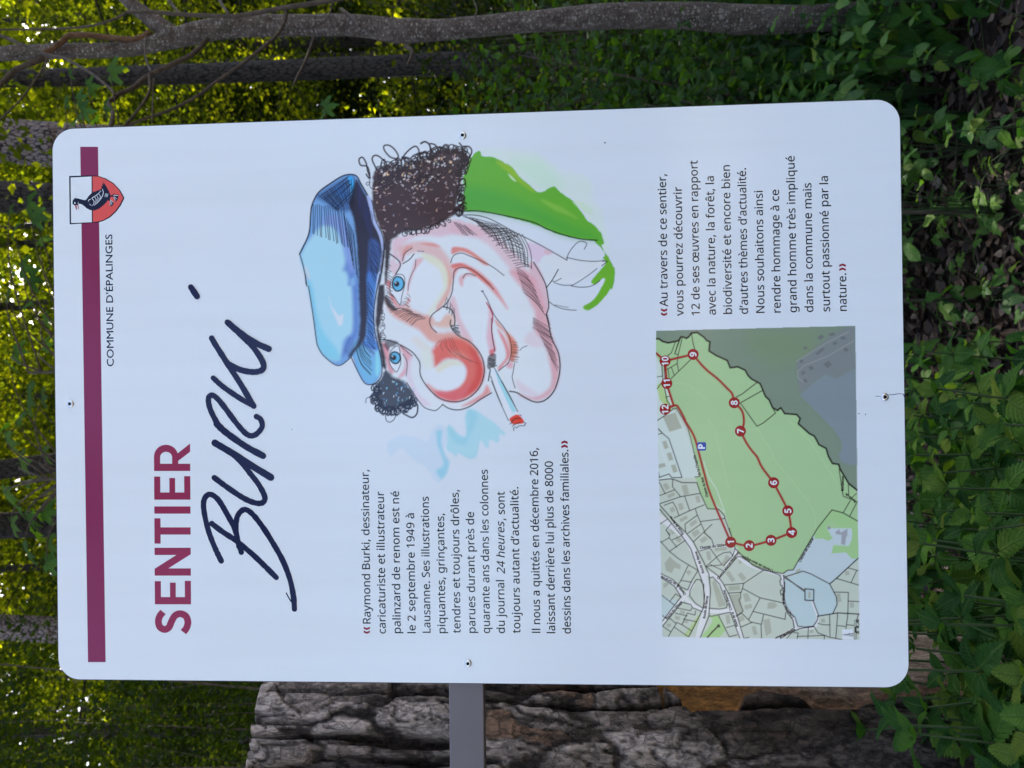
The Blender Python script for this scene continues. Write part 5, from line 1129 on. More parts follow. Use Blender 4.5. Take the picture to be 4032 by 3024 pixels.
cv.fill(fa([(350, 700), (520, 575), (650, 500), (700, 480), (760, 490), (720, 620), (760, 760), (700, 860), (560, 850), (430, 760)]), (34, 58, 116), .70, 9)
cv.fill(fa([(690, 490), (740, 490), (770, 600), (780, 700), (730, 690), (715, 590)]), (62, 160, 232), 1, 4)
cv.fill(fa([(545, 600), (640, 560), (690, 640), (700, 720), (620, 720), (560, 670)]), (60, 120, 200), .6, 6)
cv.fill(fa([(740, 650), (775, 520), (820, 560), (890, 690), (930, 780), (960, 930), (1050, 1130), (1066, 1290), (1035, 1480), (1000, 1659)]) + fc([(960, 200), (905, 500), (880, 700), (800, 810), (700, 910), (720, 850), (790, 740), (820, 560), (815, 300), (805, 0)]) + fa([(800, 1500), (785, 1200), (750, 950), (700, 780)]), (44, 34, 48), .96, 5, 3, 3)
cv.fill(fc([(905, 0), (1000, 0), (1000, 150), (975, 400), (972, 560), (1000, 720), (1020, 820), (900, 800), (850, 760), (890, 680), (905, 400)]) , (72, 124, 204), .9, 5)
cv.fill(fa([(930, 1180), (1010, 1200), (1040, 1330), (1000, 1500), (930, 1659), (900, 1600), (920, 1400)]), (70, 112, 196), .55, 8)
cv.fill(fa([(895, 690), (950, 730), (968, 800), (990, 950), (1065, 1120), (1086, 1290), (1060, 1500), (1035, 1659), (1015, 1659), (1045, 1450), (1062, 1300), (1030, 1130), (960, 980), (935, 860)]), (158, 176, 224), 1, 3)
cv.fill(fc([(1015, 0), (1045, 0), (1005, 210), (985, 400), (990, 560), (1010, 720), (985, 700), (970, 540), (975, 380), (990, 200)]), (166, 190, 230), .95, 3)
# dark under the cap
cv.fill(fa([(1085, 1150), (1160, 1190), (1150, 1330), (1130, 1500), (1110, 1659), (1040, 1659), (1075, 1480), (1095, 1290)]) + fc([(1090, 60), (1095, 250), (1060, 430), (1030, 600), (1060, 740), (1100, 900), (1110, 1060), (1060, 1000), (1045, 860), (1010, 700), (990, 500), (1010, 210), (1040, 0)]), (46, 34, 42), .97, 4, 3, 0)
# hair at the back
hair = fa([(960, 700), (975, 440), (1090, 365), (1180, 360), (1320, 370), (1480, 290), (1560, 280), (1700, 190), (1890, 185), (1990, 260), (1985, 360), (1935, 450), (1915, 580), (1880, 720), (1870, 880), (1800, 925), (1700, 990), (1600, 1045), (1450, 1070), (1300, 1090), (1210, 1150), (1120, 1190), (1068, 1110), (1005, 950), (965, 800)])
cv.fill(hair, (56, 32, 34), .97, 4, 5)
Hx = np.array(hair)
def inside(p, poly):
    x, y = p; c = False; n = len(poly)
    for i in range(n):
        x1, y1 = poly[i]; x2, y2 = poly[(i + 1) % n]
        if (y1 > y) != (y2 > y) and x < (x2 - x1) * (y - y1) / (y2 - y1) + x1: c = not c
    return c
for i in range(150):
    while True:
        p = (R2.uniform(Hx[:, 0].min(), Hx[:, 0].max()), R2.uniform(Hx[:, 1].min(), Hx[:, 1].max()))
        if inside(p, hair): break
    L_, a = R2.uniform(4, 9), R2.uniform(0, 6.28); top = p[1] < 760
    q = [(p[0] + L_ * math.cos(a + t), p[1] + L_ * .7 * math.sin(a + t)) for t in (0, .6, 1.2, 1.8)]
    cv.line(q, R2.uniform(1.8, 3.6), R2.choice([(200, 186, 200), (196, 164, 154), (150, 146, 166)]) if R2.random() < (.85 if top else .5) else (110, 88, 94), .9, 3)
def loops(cx, cy, r, n, rgb, w, jit=.3):
    for _ in range(n):
        rx, ry = r * R2.uniform(1 - jit, 1 + jit), r * R2.uniform(.5, 1); a = R2.uniform(0, 3.14); x, y = cx + R2.uniform(-r, r) * .5, cy + R2.uniform(-r, r) * .5; t0 = R2.uniform(0, 6.28)
        q = [(x + rx * math.cos(t) * math.cos(a) - ry * math.sin(t) * math.sin(a) + (t - t0) * 1.2, y + rx * math.cos(t) * math.sin(a) + ry * math.sin(t) * math.cos(a)) for t in np.linspace(t0, t0 + R2.uniform(4.2, 6.6), 9)]
        cv.line(q, w, rgb, 1, 2)
def rim(pts, r, rgb, w, per=2):
    q = smooth_path(pts, 3)
    for x, y in q: loops(x, y, r, per, rgb, w)
for _ in range(70):            # pale gaps between the outer curls
    a_, b_ = R2.uniform(1000, 1930), R2.uniform(0, 1); yy = 400 - (a_ - 1000) * .17 + b_ ** 1.6 * 300; s_ = R2.uniform(1.0, 2.4) * (1.1 - b_ * .6); t_ = R2.uniform(0, 3)
    cv.fill(fa([(a_ + 9 * s_ * math.cos(t_ + k_) * (1 + .5 * math.cos(2 * k_)), yy + 9 * s_ * math.sin(t_ + k_)) for k_ in np.linspace(0, 5.5, 7)]), R2.choice([(214, 196, 196), (216, 178, 150), (204, 208, 224)]), .95, 2, sm=2)
for _ in range(90):
    a_ = R2.uniform(1000, 1930); loops(*fa([(a_, 400 - (a_ - 1000) * .17 + R2.uniform(-20, 230))])[0], 11, 1, DKB, 3.2)
rim(fa([(1080, 360), (1250, 330), (1400, 280), (1520, 250), (1650, 200), (1800, 190), (1950, 230), (1960, 330), (1930, 450)]), 15, DKB, 4.5)
rim(fa([(1920, 560), (1900, 700), (1920, 800), (1880, 880)]), 13, DKB, 4, 3)
rim(fa([(1780, 960), (1600, 1040), (1450, 1080), (1300, 1090)]), 11, DKB, 3.5)
cv.line(fa([(935, 500), (905, 420), (890, 340), (850, 275), (812, 300), (830, 360), (890, 370), (915, 400), (930, 480), (920, 500), (890, 460)]), 6, DKB)
cv.line(fa([(1210, 290), (1150, 270), (1090, 200), (1085, 150), (1140, 145), (1200, 190), (1240, 260), (1215, 295)]), 6, DKB); cv.line(fa([(1000, 400), (955, 300), (980, 255), (1030, 265), (1090, 320)]), 6, DKB)
cv.line(fa([(1280, 290), (1340, 210), (1420, 155), (1460, 190), (1475, 290)]), 6, DKB); cv.line(fa([(1485, 125), (1530, 105), (1580, 140), (1590, 220), (1570, 290)]), 7, DKB)
cv.line(fa([(1590, 125), (1640, 140), (1670, 200), (1640, 280)]), 6, DKB); cv.line(fa([(1690, 160), (1760, 180), (1790, 230)]), 6, DKB); cv.line(fa([(1905, 120), (1940, 170), (1930, 220)]), 6, DKB); cv.line(fa([(1950, 155), (2010, 160), (2040, 210), (2010, 290), (1980, 360)]), 6, DKB)
cv.line(fa([(925, 500), (930, 560), (905, 580), (890, 560), (920, 545), (935, 600), (960, 620)]), 3, DKB)
rim(fc([(1040, 350), (1050, 450), (1060, 550), (1060, 650), (1060, 720)]), 8, DKB, 2.5, 1)
# hair at the front
cv.fill(fc([(1100, 1050), (1180, 1110), (1260, 1150), (1350, 1210), (1410, 1320), (1400, 1400), (1300, 1440), (1200, 1480), (1080, 1480), (1010, 1400), (1000, 1260), (1010, 1180), (1060, 1120)]), (28, 34, 56), .93, 5, 6)
for _ in range(46):
    a, b = R2.uniform(1030, 1400), R2.uniform(1150, 1470)
    cv.fill(fc([(a, b), (a + R2.uniform(8, 22), b + R2.uniform(-8, 14)), (a + R2.uniform(-4, 14), b + R2.uniform(14, 34))]), R2.choice([(120, 190, 228), (196, 212, 232), (80, 140, 200)]), .9, 1.5, sm=0)
rim(fc([(1000, 1240), (980, 1340), (1010, 1440), (1120, 1500), (1230, 1480), (1330, 1430), (1400, 1380)]), 14, (28, 34, 56), 4, 3)
cv.line(fc([(1410, 1370), (1450, 1430), (1440, 1520), (1390, 1560), (1320, 1530), (1290, 1510), (1340, 1500)]), 6, NV); cv.line(fc([(1100, 1530), (1110, 1590), (1150, 1610), (1200, 1570), (1215, 1490)]), 3.5, NV)
cv.line(fc([(885, 1400), (895, 1350), (940, 1340), (1000, 1370)]), 3, NV); cv.line(fc([(945, 1230), (955, 1265), (990, 1250), (1000, 1210)]), 5, NV)
# pen lines
pen = [(fa, [(165, 1330), (265, 1110), (285, 900), (302, 790), (370, 660), (500, 560), (650, 472), (775, 472), (832, 560), (905, 685)], 5.5, NV), (fa, [(165, 1330), (195, 1420), (225, 1560), (235, 1659)], 4, NV),
 (fc, [(225, 0), (245, 130)], 4, NV), (fc, [(262, 130), (312, 450), (345, 700), (362, 780), (430, 890), (580, 995), (700, 925), (740, 870)], 4, NV),
 (fc, [(725, 900), (790, 1040), (870, 1180), (950, 1200), (1030, 1150), (1062, 1060), (1050, 900), (1010, 740), (980, 600), (972, 420), (1000, 200), (1040, 0)], 4.2, NV),
 (fa, [(950, 740), (965, 800), (990, 950), (1065, 1120), (1088, 1290), (1062, 1500), (1030, 1659)], 3.5, DKB),
 (fb, [(105, 865), (250, 858), (450, 885), (860, 975), (1020, 1050), (1200, 1115), (1400, 1165), (1580, 1178)], 4.5, DK), (fb, [(100, 905), (250, 905), (420, 950), (700, 1100), (950, 1225), (1250, 1395)], 3.5, DKB),
 (fb, [(1250, 1395), (1265, 1330), (1310, 1260), (1370, 1200), (1420, 1190), (1465, 1215), (1440, 1275)], 3, DK), (fb, [(1245, 1365), (1400, 1398), (1550, 1408), (1660, 1398)], 3, DK), (fb, [(1640, 1408), (1690, 1408), (1630, 1455)], 3, DK),
 (ff, [(255, 635), (380, 850), (450, 1000), (480, 1150), (500, 1350), (460, 1490)], 4.5, DK), (ff, [(460, 1050), (560, 920), (655, 750)], 4, DK), (ff, [(560, 945), (620, 940), (705, 895)], 2.6, DK),
 (ff, [(585, 965), (720, 1005), (850, 1008), (920, 990), (1110, 870), (1290, 735)], 2.8, DK), (ff, [(870, 1020), (1010, 1040), (1160, 1030), (1270, 985), (1335, 930)], 3, DK), (ff, [(510, 1280), (600, 1345), (760, 1400), (950, 1418)], 2.8, DK), (ff, [(600, 1330), (820, 1372)], 2.2, DK), (ff, [(475, 1490), (515, 1659)], 3, DK),
 (fd, [(1800, 660), (1830, 780), (1860, 920), (1935, 1090), (1947, 1280), (1890, 1480), (1790, 1590), (1680, 1612), (1560, 1560), (1480, 1510), (1400, 1495)], 5, DK),
 (fd, [(1590, 1000), (1540, 1020), (1515, 1048)], 2.6, DK), (fd, [(1455, 1190), (1440, 1280), (1430, 1350), (1460, 1460)], 3, DK),
 (fd, [(760, 95), (790, 20), (870, -10), (960, 20), (1120, 90), (1230, 150), (1340, 235)], 3.2, DKB), (fd, [(790, 240), (800, 190), (850, 152), (920, 150), (1000, 175), (1120, 270), (1225, 385)], 3.4, DKB), (fd, [(790, 240), (785, 330), (770, 430), (720, 530), (650, 590), (560, 660), (530, 730), (550, 800), (605, 855)], 4, DKB),
 (fd, [(895, 262), (920, 220), (970, 215), (1030, 238)], 3, DK), (fd, [(680, 575), (740, 590), (790, 640), (805, 720), (800, 780)], 5, DKB), (fd, [(760, 720), (755, 770), (790, 840), (860, 900), (960, 950), (1050, 1040), (1110, 1150), (1125, 1290), (1080, 1440), (980, 1550), (860, 1605), (740, 1605), (620, 1560), (500, 1440), (430, 1320), (425, 1200), (400, 1140), (330, 1060), (200, 985), (100, 945), (20, 930)], 4.6, DK),
 (fd, [(1105, 405), (1160, 500), (1200, 600), (1250, 690), (1330, 790), (1400, 910), (1420, 1060), (1390, 1180), (1320, 1240), (1280, 1275)], 3.4, DKB), (fd, [(1205, 700), (1210, 860), (1240, 1060)], 3.2, DKB),
 (fd, [(380, 60), (370, 150), (330, 230), (300, 330), (295, 400)], 2.6, DKB), (fd, [(100, 0), (190, 70), (210, 130), (160, 220)], 5, DKB), (fd, [(240, 105), (310, 60), (360, 0)], 4, DKB), (fd, [(1095, 405), (1112, 405)], 5, DK),
 (fe_, [(560, 20), (640, 150), (740, 280), (830, 318), (880, 318), (945, 262)], 3.5, DK), (fe_, [(945, 255), (1020, 300), (1120, 315), (1240, 280), (1360, 200), (1480, 130)], 4.5, DK),
 (fd, [(210, 1000), (280, 1060), (340, 1110)], 3, DKB), (fd, [(240, 1090), (285, 1180), (275, 1330)], 3, DK), (fa, [(1285, 1400), (1310, 1320), (1390, 1262)], 3.5, DKB), (fa, [(1450, 1295), (1520, 1300)], 2.5, DKB)]
for f, p, w, c in pen: cv.line(f(p), w, c)
# hatching
def hatch(f, a0, a1, b0, b1, n, w, rgb, bend=0.0, al=.9):
    for i in range(n):
        t = i / max(1, n - 1); p = [a0[k] + (a1[k] - a0[k]) * t + R2.uniform(-6, 6) for k in (0, 1)]; q = [b0[k] + (b1[k] - b0[k]) * t + R2.uniform(-14, 14) for k in (0, 1)]
        m = ((p[0] + q[0]) / 2 + bend * (q[1] - p[1]), (p[1] + q[1]) / 2 - bend * (q[0] - p[0])); cv.line(f([p, m, q]), w, rgb, al, 3)
hatch(fa, (310, 790), (640, 830), (300, 1110), (700, 1250), 15, 3, NV); hatch(fa, (370, 680), (760, 500), (560, 840), (760, 760), 14, 2.6, (20, 28, 56)); hatch(fa, (400, 700), (560, 850), (690, 490), (760, 640), 14, 2.6, (20, 28, 56))
hatch(fa, (640, 880), (760, 1100), (700, 1240), (790, 1600), 8, 3, NV); hatch(fc, (905, 90), (900, 760), (965, 190), (985, 860), 22, 3, (20, 30, 60)); hatch(fc, (860, 720), (780, 830), (940, 860), (940, 1110), 9, 3, NV, -.1)
hatch(fc, (700, 890), (640, 830), (790, 740), (720, 700), 7, 2, NV, 0, .5)
hatch(fa, (800, 560), (960, 900), (800, 800), (950, 1180), 10, 3, (50, 56, 110), 0, .7); hatch(fa, (940, 1180), (930, 1500), (1040, 1290), (980, 1650), 14, 2.6, (28, 30, 54))
hatch(fb, (120, 915), (760, 1110), (330, 1060), (860, 1500), 20, 3.4, DKB, .1); hatch(fb, (330, 1020), (720, 1480), (700, 1110), (860, 1480), 18, 2.6, DKB, .1); hatch(fb, (20, 980), (150, 1020), (120, 1110), (260, 1120), 9, 2.4, DKB)
hatch(fb, (200, 930), (480, 1230), (500, 1010), (720, 1120), 8, 3, DKB)
hatch(fd, (1470, 150), (1560, 430), (1620, 260), (1790, 660), 13, 2.6, DKB, .06); hatch(fd, (1660, 690), (1660, 800), (1840, 820), (1850, 930), 8, 2.4, DKB); hatch(fd, (1700, 820), (1850, 1140), (1860, 930), (1925, 1260), 14, 2.4, DKB)
hatch(fd, (100, 620), (340, 780), (300, 620), (490, 700), 14, 2.4, DKB, .16); hatch(fd, (200, 560), (290, 440), (300, 590), (320, 480), 6, 2.2, DKB, .15); hatch(fd, (720, 470), (800, 600), (690, 590), (800, 690), 8, 2.4, DKB)
hatch(fd, (640, 940), (780, 910), (600, 1010), (1050, 1200), 7, 2.2, (90, 40, 44), -.16, .7); hatch(fd, (1430, 960), (1420, 1160), (1480, 970), (1500, 1170), 12, 2.2, DKB)
hatch(fd, (760, 780), (800, 840), (840, 780), (860, 880), 9, 3, DKB); hatch(fd, (60, 40), (60, 540), (90, 60), (150, 600), 18, 3, DKB)
hatch(fd, (1170, 1130), (1180, 1230), (1240, 1150), (1250, 1230), 7, 3, DK)
# cigarette
cv.fill(fd([(1195, 1240), (1235, 1240), (1300, 1380)]) + fe_([(1760, 340), (1820, 380), (1700, 440), (1665, 430)]) + fd([(1230, 1450)]), (214, 224, 238), 1, 2, sm=0)
cv.fill(fd([(1235, 1245), (1275, 1300), (1340, 1420)]) + fe_([(1590, 0), (1690, 190), (1745, 320), (1720, 350), (1690, 310), (1560, 30)]) + fd([(1260, 1330)]), (148, 204, 226), .95, 3, sm=0)
cv.line(fd([(1195, 1330), (1240, 1460), (1320, 1659)]) , 3, DK); cv.line(fe_([(1480, 0), (1560, 200), (1665, 430)]), 3, DK); cv.line(fd([(1235, 1240), (1340, 1440), (1460, 1659)]), 3, DK); cv.line(fe_([(1590, 0), (1690, 180), (1765, 335)]), 3, DK)
cv.fill(fe_([(1675, 420), (1700, 390), (1760, 365), (1800, 390), (1830, 430), (1825, 460), (1760, 470), (1710, 470)]), (206, 66, 56), 1, 3)
for p in ([(1700, 440), (1740, 410), (1800, 405)], [(1680, 470), (1710, 450)], [(1705, 495), (1740, 470), (1790, 455)], [(1750, 515), (1780, 490), (1845, 488)], [(1790, 370), (1805, 380)], [(1830, 445), (1855, 465), (1840, 475)], [(1725, 540), (1720, 515), (1740, 500)]): cv.line(fe_(p), 3, DK)
cv.line(fd([(1190, 1265), (1180, 1320), (1170, 1380)]), 5, NV)
cv.build('portrait_drawing', 1, sign)

# ------------------------------------------------------------------ the map
MW = (180, 202, 228)             # how the white of the panel shows beside the map
def m1(p): return [(2560 + .3797 * x, 1260 + .3797 * y) for x, y in p]
def m2(p): return [(2560 + .3797 * x, 1650 + .3797 * y) for x, y in p]
def m3(p): return [(2560 + .3797 * x, 2080 + .3797 * y) for x, y in p]
mc = Canvas(2580, 1280, 3392, 2522, 2.7)
def mf(p, c, fe=1.6, al=1): mc.fill(p, c, al, fe, 0, 0, white=MW)
def ml(p, w, c, al=1, sm=0): mc.line(p, w, c, al, sm, white=MW)
BORD = m1([(60, 115), (2125, 62)]) + m3([(2172, 1156), (128, 1125)])
mf(BORD, (164, 186, 188))
mf(m1([(55, 330), (140, 480), (170, 810), (240, 925), (380, 1159)]) + m2([(460, 370), (500, 600), (240, 620), (60, 640)]), (172, 198, 208), 4)
forest = m1([(60, 195), (90, 195), (130, 222), (185, 237), (262, 222), (297, 212), (318, 176), (345, 176), (375, 190), (400, 175), (425, 136), (485, 128), (560, 180), (590, 215), (620, 225), (610, 320), (680, 365), (800, 420), (830, 495), (910, 485), (985, 520), (1015, 575), (1050, 610), (1140, 660), (1170, 730), (1195, 790), (1235, 830), (1270, 910), (1320, 938), (1355, 910), (1395, 970), (1520, 980), (1555, 1020), (1537, 1075)]) + \
    m2([(1650, 150), (1700, 175), (1725, 215), (1750, 265), (1825, 305), (1850, 390), (1890, 460), (1955, 470), (1970, 520), (2060, 670), (2150, 740), (2150, 1240), (1720, 1240)]) + \
    m3([(1735, 0), (1480, 430), (1420, 435), (1385, 465), (1280, 452), (1160, 430), (1050, 375), (960, 295), (880, 208), (820, 0)]) + \
    m2([(770, 1010), (710, 938), (600, 925), (520, 770), (465, 600), (520, 590), (460, 370), (420, 200), (380, 60)]) + m1([(380, 1100), (280, 915), (240, 925), (175, 840), (140, 700), (118, 480), (60, 370)])
mf(forest, (140, 182, 148))
mf(m1([(70, 680), (118, 640), (160, 800), (240, 925), (200, 940), (100, 830)]), (150, 188, 140))
dark = m1([(60, 110), (2125, 60), (2140, 1159)]) + m2([(2145, 738), (2060, 668), (1970, 515), (1955, 468), (1892, 458), (1852, 388), (1828, 303), (1752, 262), (1728, 212), (1702, 172), (1652, 148)]) + \
    m1([(1540, 1075), (1558, 1020), (1522, 976), (1397, 966), (1357, 906), (1320, 934), (1272, 906), (1238, 828), (1198, 788), (1173, 728), (1143, 658), (1053, 608), (1018, 573), (988, 518), (912, 482), (832, 490), (803, 417), (683, 362), (614, 318), (623, 223), (593, 212), (563, 177), (487, 124), (423, 132), (398, 172), (375, 186), (347, 172), (316, 172), (295, 208), (262, 218), (185, 233), (132, 218), (92, 190), (60, 190)])
mf(dark, (104, 130, 124)); mf(m1([(1000, 110), (1700, 100), (1750, 400), (1300, 500), (1000, 300)]), (104, 132, 112), 30, .7)
mf(m1([(1515, 430), (1660, 330), (1800, 220), (1900, 150), (2030, 75), (2125, 65), (2130, 500), (1930, 610), (1815, 565), (1700, 650), (1556, 780), (1530, 600)]), (106, 122, 134), 6)
mf(m1([(1556, 780), (1700, 650), (1815, 565), (1930, 610), (2130, 500), (2140, 1159)]) + m2([(2145, 470), (2085, 480), (1990, 450), (1955, 380), (1990, 300), (1985, 230), (1900, 100), (1810, 10)]), (108, 130, 148), 4)
mf(m3([(1480, 430), (1735, 0), (2155, 0), (2160, 310), (2060, 400), (1862, 578), (1680, 475), (1588, 447), (1420, 490), (1390, 465)]), (162, 188, 208))
mf(m2([(1718, 1140), (1885, 940), (2000, 970), (2148, 1055), (2150, 1238), (2100, 1238), (2090, 1130), (1935, 1110), (1885, 1055), (1815, 1110), (1870, 1190), (1840, 1240), (1700, 1240)]), (136, 184, 140))
mf(m3([(1800, -20), (1895, 105), (1845, 130), (1700, 70), (1735, 0)]), (136, 184, 140)); mf(m3([(1900, 172), (2060, 185), (2090, 120), (2100, 0), (2155, 0), (2160, 310), (2090, 315), (2030, 250), (1880, 262)]), (136, 184, 140))
mf(m3([(1395, 530), (1590, 447), (1680, 475), (1862, 578), (1905, 662), (1938, 720), (1940, 800), (1893, 885), (1750, 912), (1700, 1015), (1540, 1020), (1420, 860), (1390, 700)]), (158, 188, 206))
mf(m3([(500, 900), (530, 880), (490, 980), (400, 1125), (340, 1120)]), (150, 184, 142)); mf(m3([(620, 915), (710, 905), (790, 1050), (720, 1130), (520, 1130), (590, 1050), (650, 960)]), (140, 186, 140))
mf(m3([(110, 700), (340, 770), (130, 960)]), (162, 190, 204), 3)
# buildings
B_ = (144, 160, 158)
for p in [m1([(130, 1000), (260, 960), (330, 1120), (200, 1159)]), m2([(125, 235), (165, 222), (192, 300), (150, 312)]), m2([(172, 355), (215, 345), (240, 420), (195, 432)]), m2([(215, 480), (260, 470), (285, 545), (240, 558)]), m2([(80, 470), (150, 455), (162, 490), (90, 512)]), m2([(325, 690), (380, 678), (405, 775), (350, 790)]),
          m2([(130, 680), (170, 660), (205, 715), (165, 740)]), m2([(175, 790), (245, 755), (262, 790), (190, 825)]), m2([(465, 800), (505, 790), (525, 860), (485, 870)]), m2([(285, 880), (330, 870), (352, 930), (305, 948)]), m2([(300, 1040), (375, 1000), (392, 1030), (320, 1070)]), m2([(405, 1085), (470, 1040), (492, 1070), (425, 1120)]),
          m2([(195, 1150), (250, 1110), (285, 1160), (230, 1200)]), m2([(200, 930), (240, 905), (262, 950), (220, 975)]), m2([(425, 1180), (490, 1140), (520, 1180), (460, 1230)]),
          m3([(150, 360), (205, 290), (240, 330), (320, 385), (310, 425), (250, 410), (225, 465), (165, 440)]), m3([(370, 450), (405, 430), (430, 460), (395, 490)]), m3([(135, 570), (185, 560), (190, 590), (140, 625)]), m3([(640, 560), (670, 530), (790, 800), (710, 820)]), m3([(820, 690), (925, 680), (960, 860), (890, 880)]),
          m3([(510, 120), (570, 80), (600, 115), (540, 155)]), m3([(670, 200), (790, 190), (792, 228), (672, 238)]), m3([(580, 245), (620, 235), (635, 325), (595, 335)]), m3([(735, 370), (790, 275), (830, 300), (770, 395)]), m3([(780, 460), (820, 440), (885, 540), (845, 560)]), m3([(905, 480), (945, 455), (1000, 520), (960, 550)]), m3([(915, 330), (960, 320), (968, 350), (925, 370)]),
          m3([(810, 600), (930, 590), (935, 640), (815, 650)]), m3([(960, 680), (1010, 670), (1045, 750), (985, 765)]), m3([(975, 800), (1050, 785), (1058, 825), (985, 845)]), m3([(1220, 770), (1290, 765), (1320, 800), (1290, 830), (1215, 835)]), m3([(1505, 440), (1550, 415), (1565, 440), (1520, 465)]), m3([(1640, 660), (1665, 660), (1665, 725), (1640, 725)]),
          m3([(780, 900), (820, 895), (835, 985), (795, 995)]), m3([(900, 925), (960, 900), (985, 950), (920, 980)]), m3([(1170, 950), (1240, 935), (1260, 1080), (1200, 1120)]), m3([(1050, 1020), (1090, 1010), (1115, 1100), (1075, 1110)]), m3([(1930, 680), (1970, 675), (1985, 760), (1945, 770)]), m3([(2070, 770), (2110, 765), (2115, 820), (2075, 825)]), m3([(1770, 940), (1810, 935), (1815, 975), (1775, 980)]),
          m3([(1655, 1050), (1690, 1050), (1690, 1085), (1655, 1085)]), m3([(2020, 450), (2060, 440), (2065, 480), (2025, 490)]), m3([(170, 990), (215, 985), (215, 1020), (175, 1025)]), m3([(260, 900), (315, 920), (300, 955), (255, 940)]), m3([(350, 940), (400, 960), (385, 990), (345, 975)]), m3([(310, 850), (365, 860), (360, 890), (312, 885)]), m3([(270, 80), (330, 110), (310, 150), (265, 130)])]: mf(p, B_, 2)
mf(m3([(1920, 40), (1960, 10), (1975, 45), (2045, 5), (2045, 70), (2030, 100), (2020, 175), (1980, 165), (1985, 70), (1925, 60)]), (134, 148, 166)); mf(m2([(1840, 1115), (1865, 1110), (1866, 1143), (1842, 1146)]), (122, 134, 150))
for p in [m1([(1735, 180), (1775, 150), (1805, 175), (1760, 210)]), m1([(1840, 155), (1890, 125), (1925, 150), (1880, 165)]), m1([(1965, 190), (2000, 165), (2040, 190), (2000, 205)]), m1([(1890, 240), (1925, 220), (1945, 245), (1905, 262)]), m1([(1715, 345), (1790, 290), (1810, 300), (1735, 365)]), m1([(1545, 420), (1570, 405), (1592, 430), (1565, 450)]), m1([(1795, 460), (1850, 425), (1885, 460), (1840, 500)]), m1([(1640, 490), (1680, 475), (1700, 510), (1660, 520)]),
          m1([(1565, 550), (1590, 525), (1610, 550), (1580, 570)]), m1([(1580, 630), (1610, 605), (1635, 635), (1600, 655)]), m1([(2000, 300), (2030, 285), (2060, 310), (2035, 335)]), m1([(1580, 290), (1610, 272), (1640, 300), (1600, 305)])]: mf(p, (92, 106, 116), 2)
for p in [m1([(1515, 430), (1850, 225), (2060, 120)]), m1([(1535, 600), (1530, 530), (1600, 470), (1830, 380), (2115, 215)]), m1([(1535, 600), (1600, 650)])]: ml(p, 2.4, (140, 155, 160), .8)
# roads, pale
RO = (186, 202, 220)
for p, w in [(m3([(95, -115), (340, 70), (440, 220), (500, 360), (560, 520), (585, 660), (580, 800), (560, 900), (500, 1130)]), 24), (m3([(590, 470), (670, 500), (730, 580), (790, 700), (860, 860), (950, 1140)]), 15), (m3([(120, 490), (230, 560), (310, 650), (360, 720), (450, 800), (580, 850), (700, 862), (835, 848)]), 15),
             (m3([(125, 975), (350, 720), (440, 580)]), 15), (m3([(835, 175), (870, 235), (720, 520)]), 9), (m3([(530, 210), (650, 190), (790, 175)]), 10), (m3([(890, 215), (900, 280), (1050, 390), (1290, 465), (1370, 490)]), 12), (m3([(1370, 490), (1385, 640), (1395, 800), (1480, 920), (1520, 1030)]), 11),
             (m3([(1530, 1035), (1700, 1030), (1735, 920), (1680, 760)]), 9), (m3([(1520, 1035), (1330, 1130)]), 12), (m3([(1390, 510), (1610, 650)]), 5), (m1([(145, 480), (150, 620), (210, 860), (240, 920)]), 5)]: ml(p, w, RO, 1, 4)
for p in [m2([(555, 435), (600, 590), (690, 730), (770, 960)]), m2([(670, 880), (770, 970), (840, 1230)]), m2([(80, 190), (170, 475)])]: ml(p, 2.6, (206, 216, 224), .9)
for p in [m1([(240, 650), (400, 665), (500, 760), (600, 830)]), m2([(600, 0), (665, 95), (720, 330), (780, 580), (815, 720)]), m2([(780, 0), (860, 115), (1000, 290), (1100, 430)]), m2([(1000, 105), (1110, 100), (1260, 340), (1280, 420), (1440, 600), (1640, 860), (1720, 1020), (1710, 1140)]), m2([(1430, 0), (1660, 230), (1920, 640)])]: ml(p, 1.8, (158, 200, 160), .7)
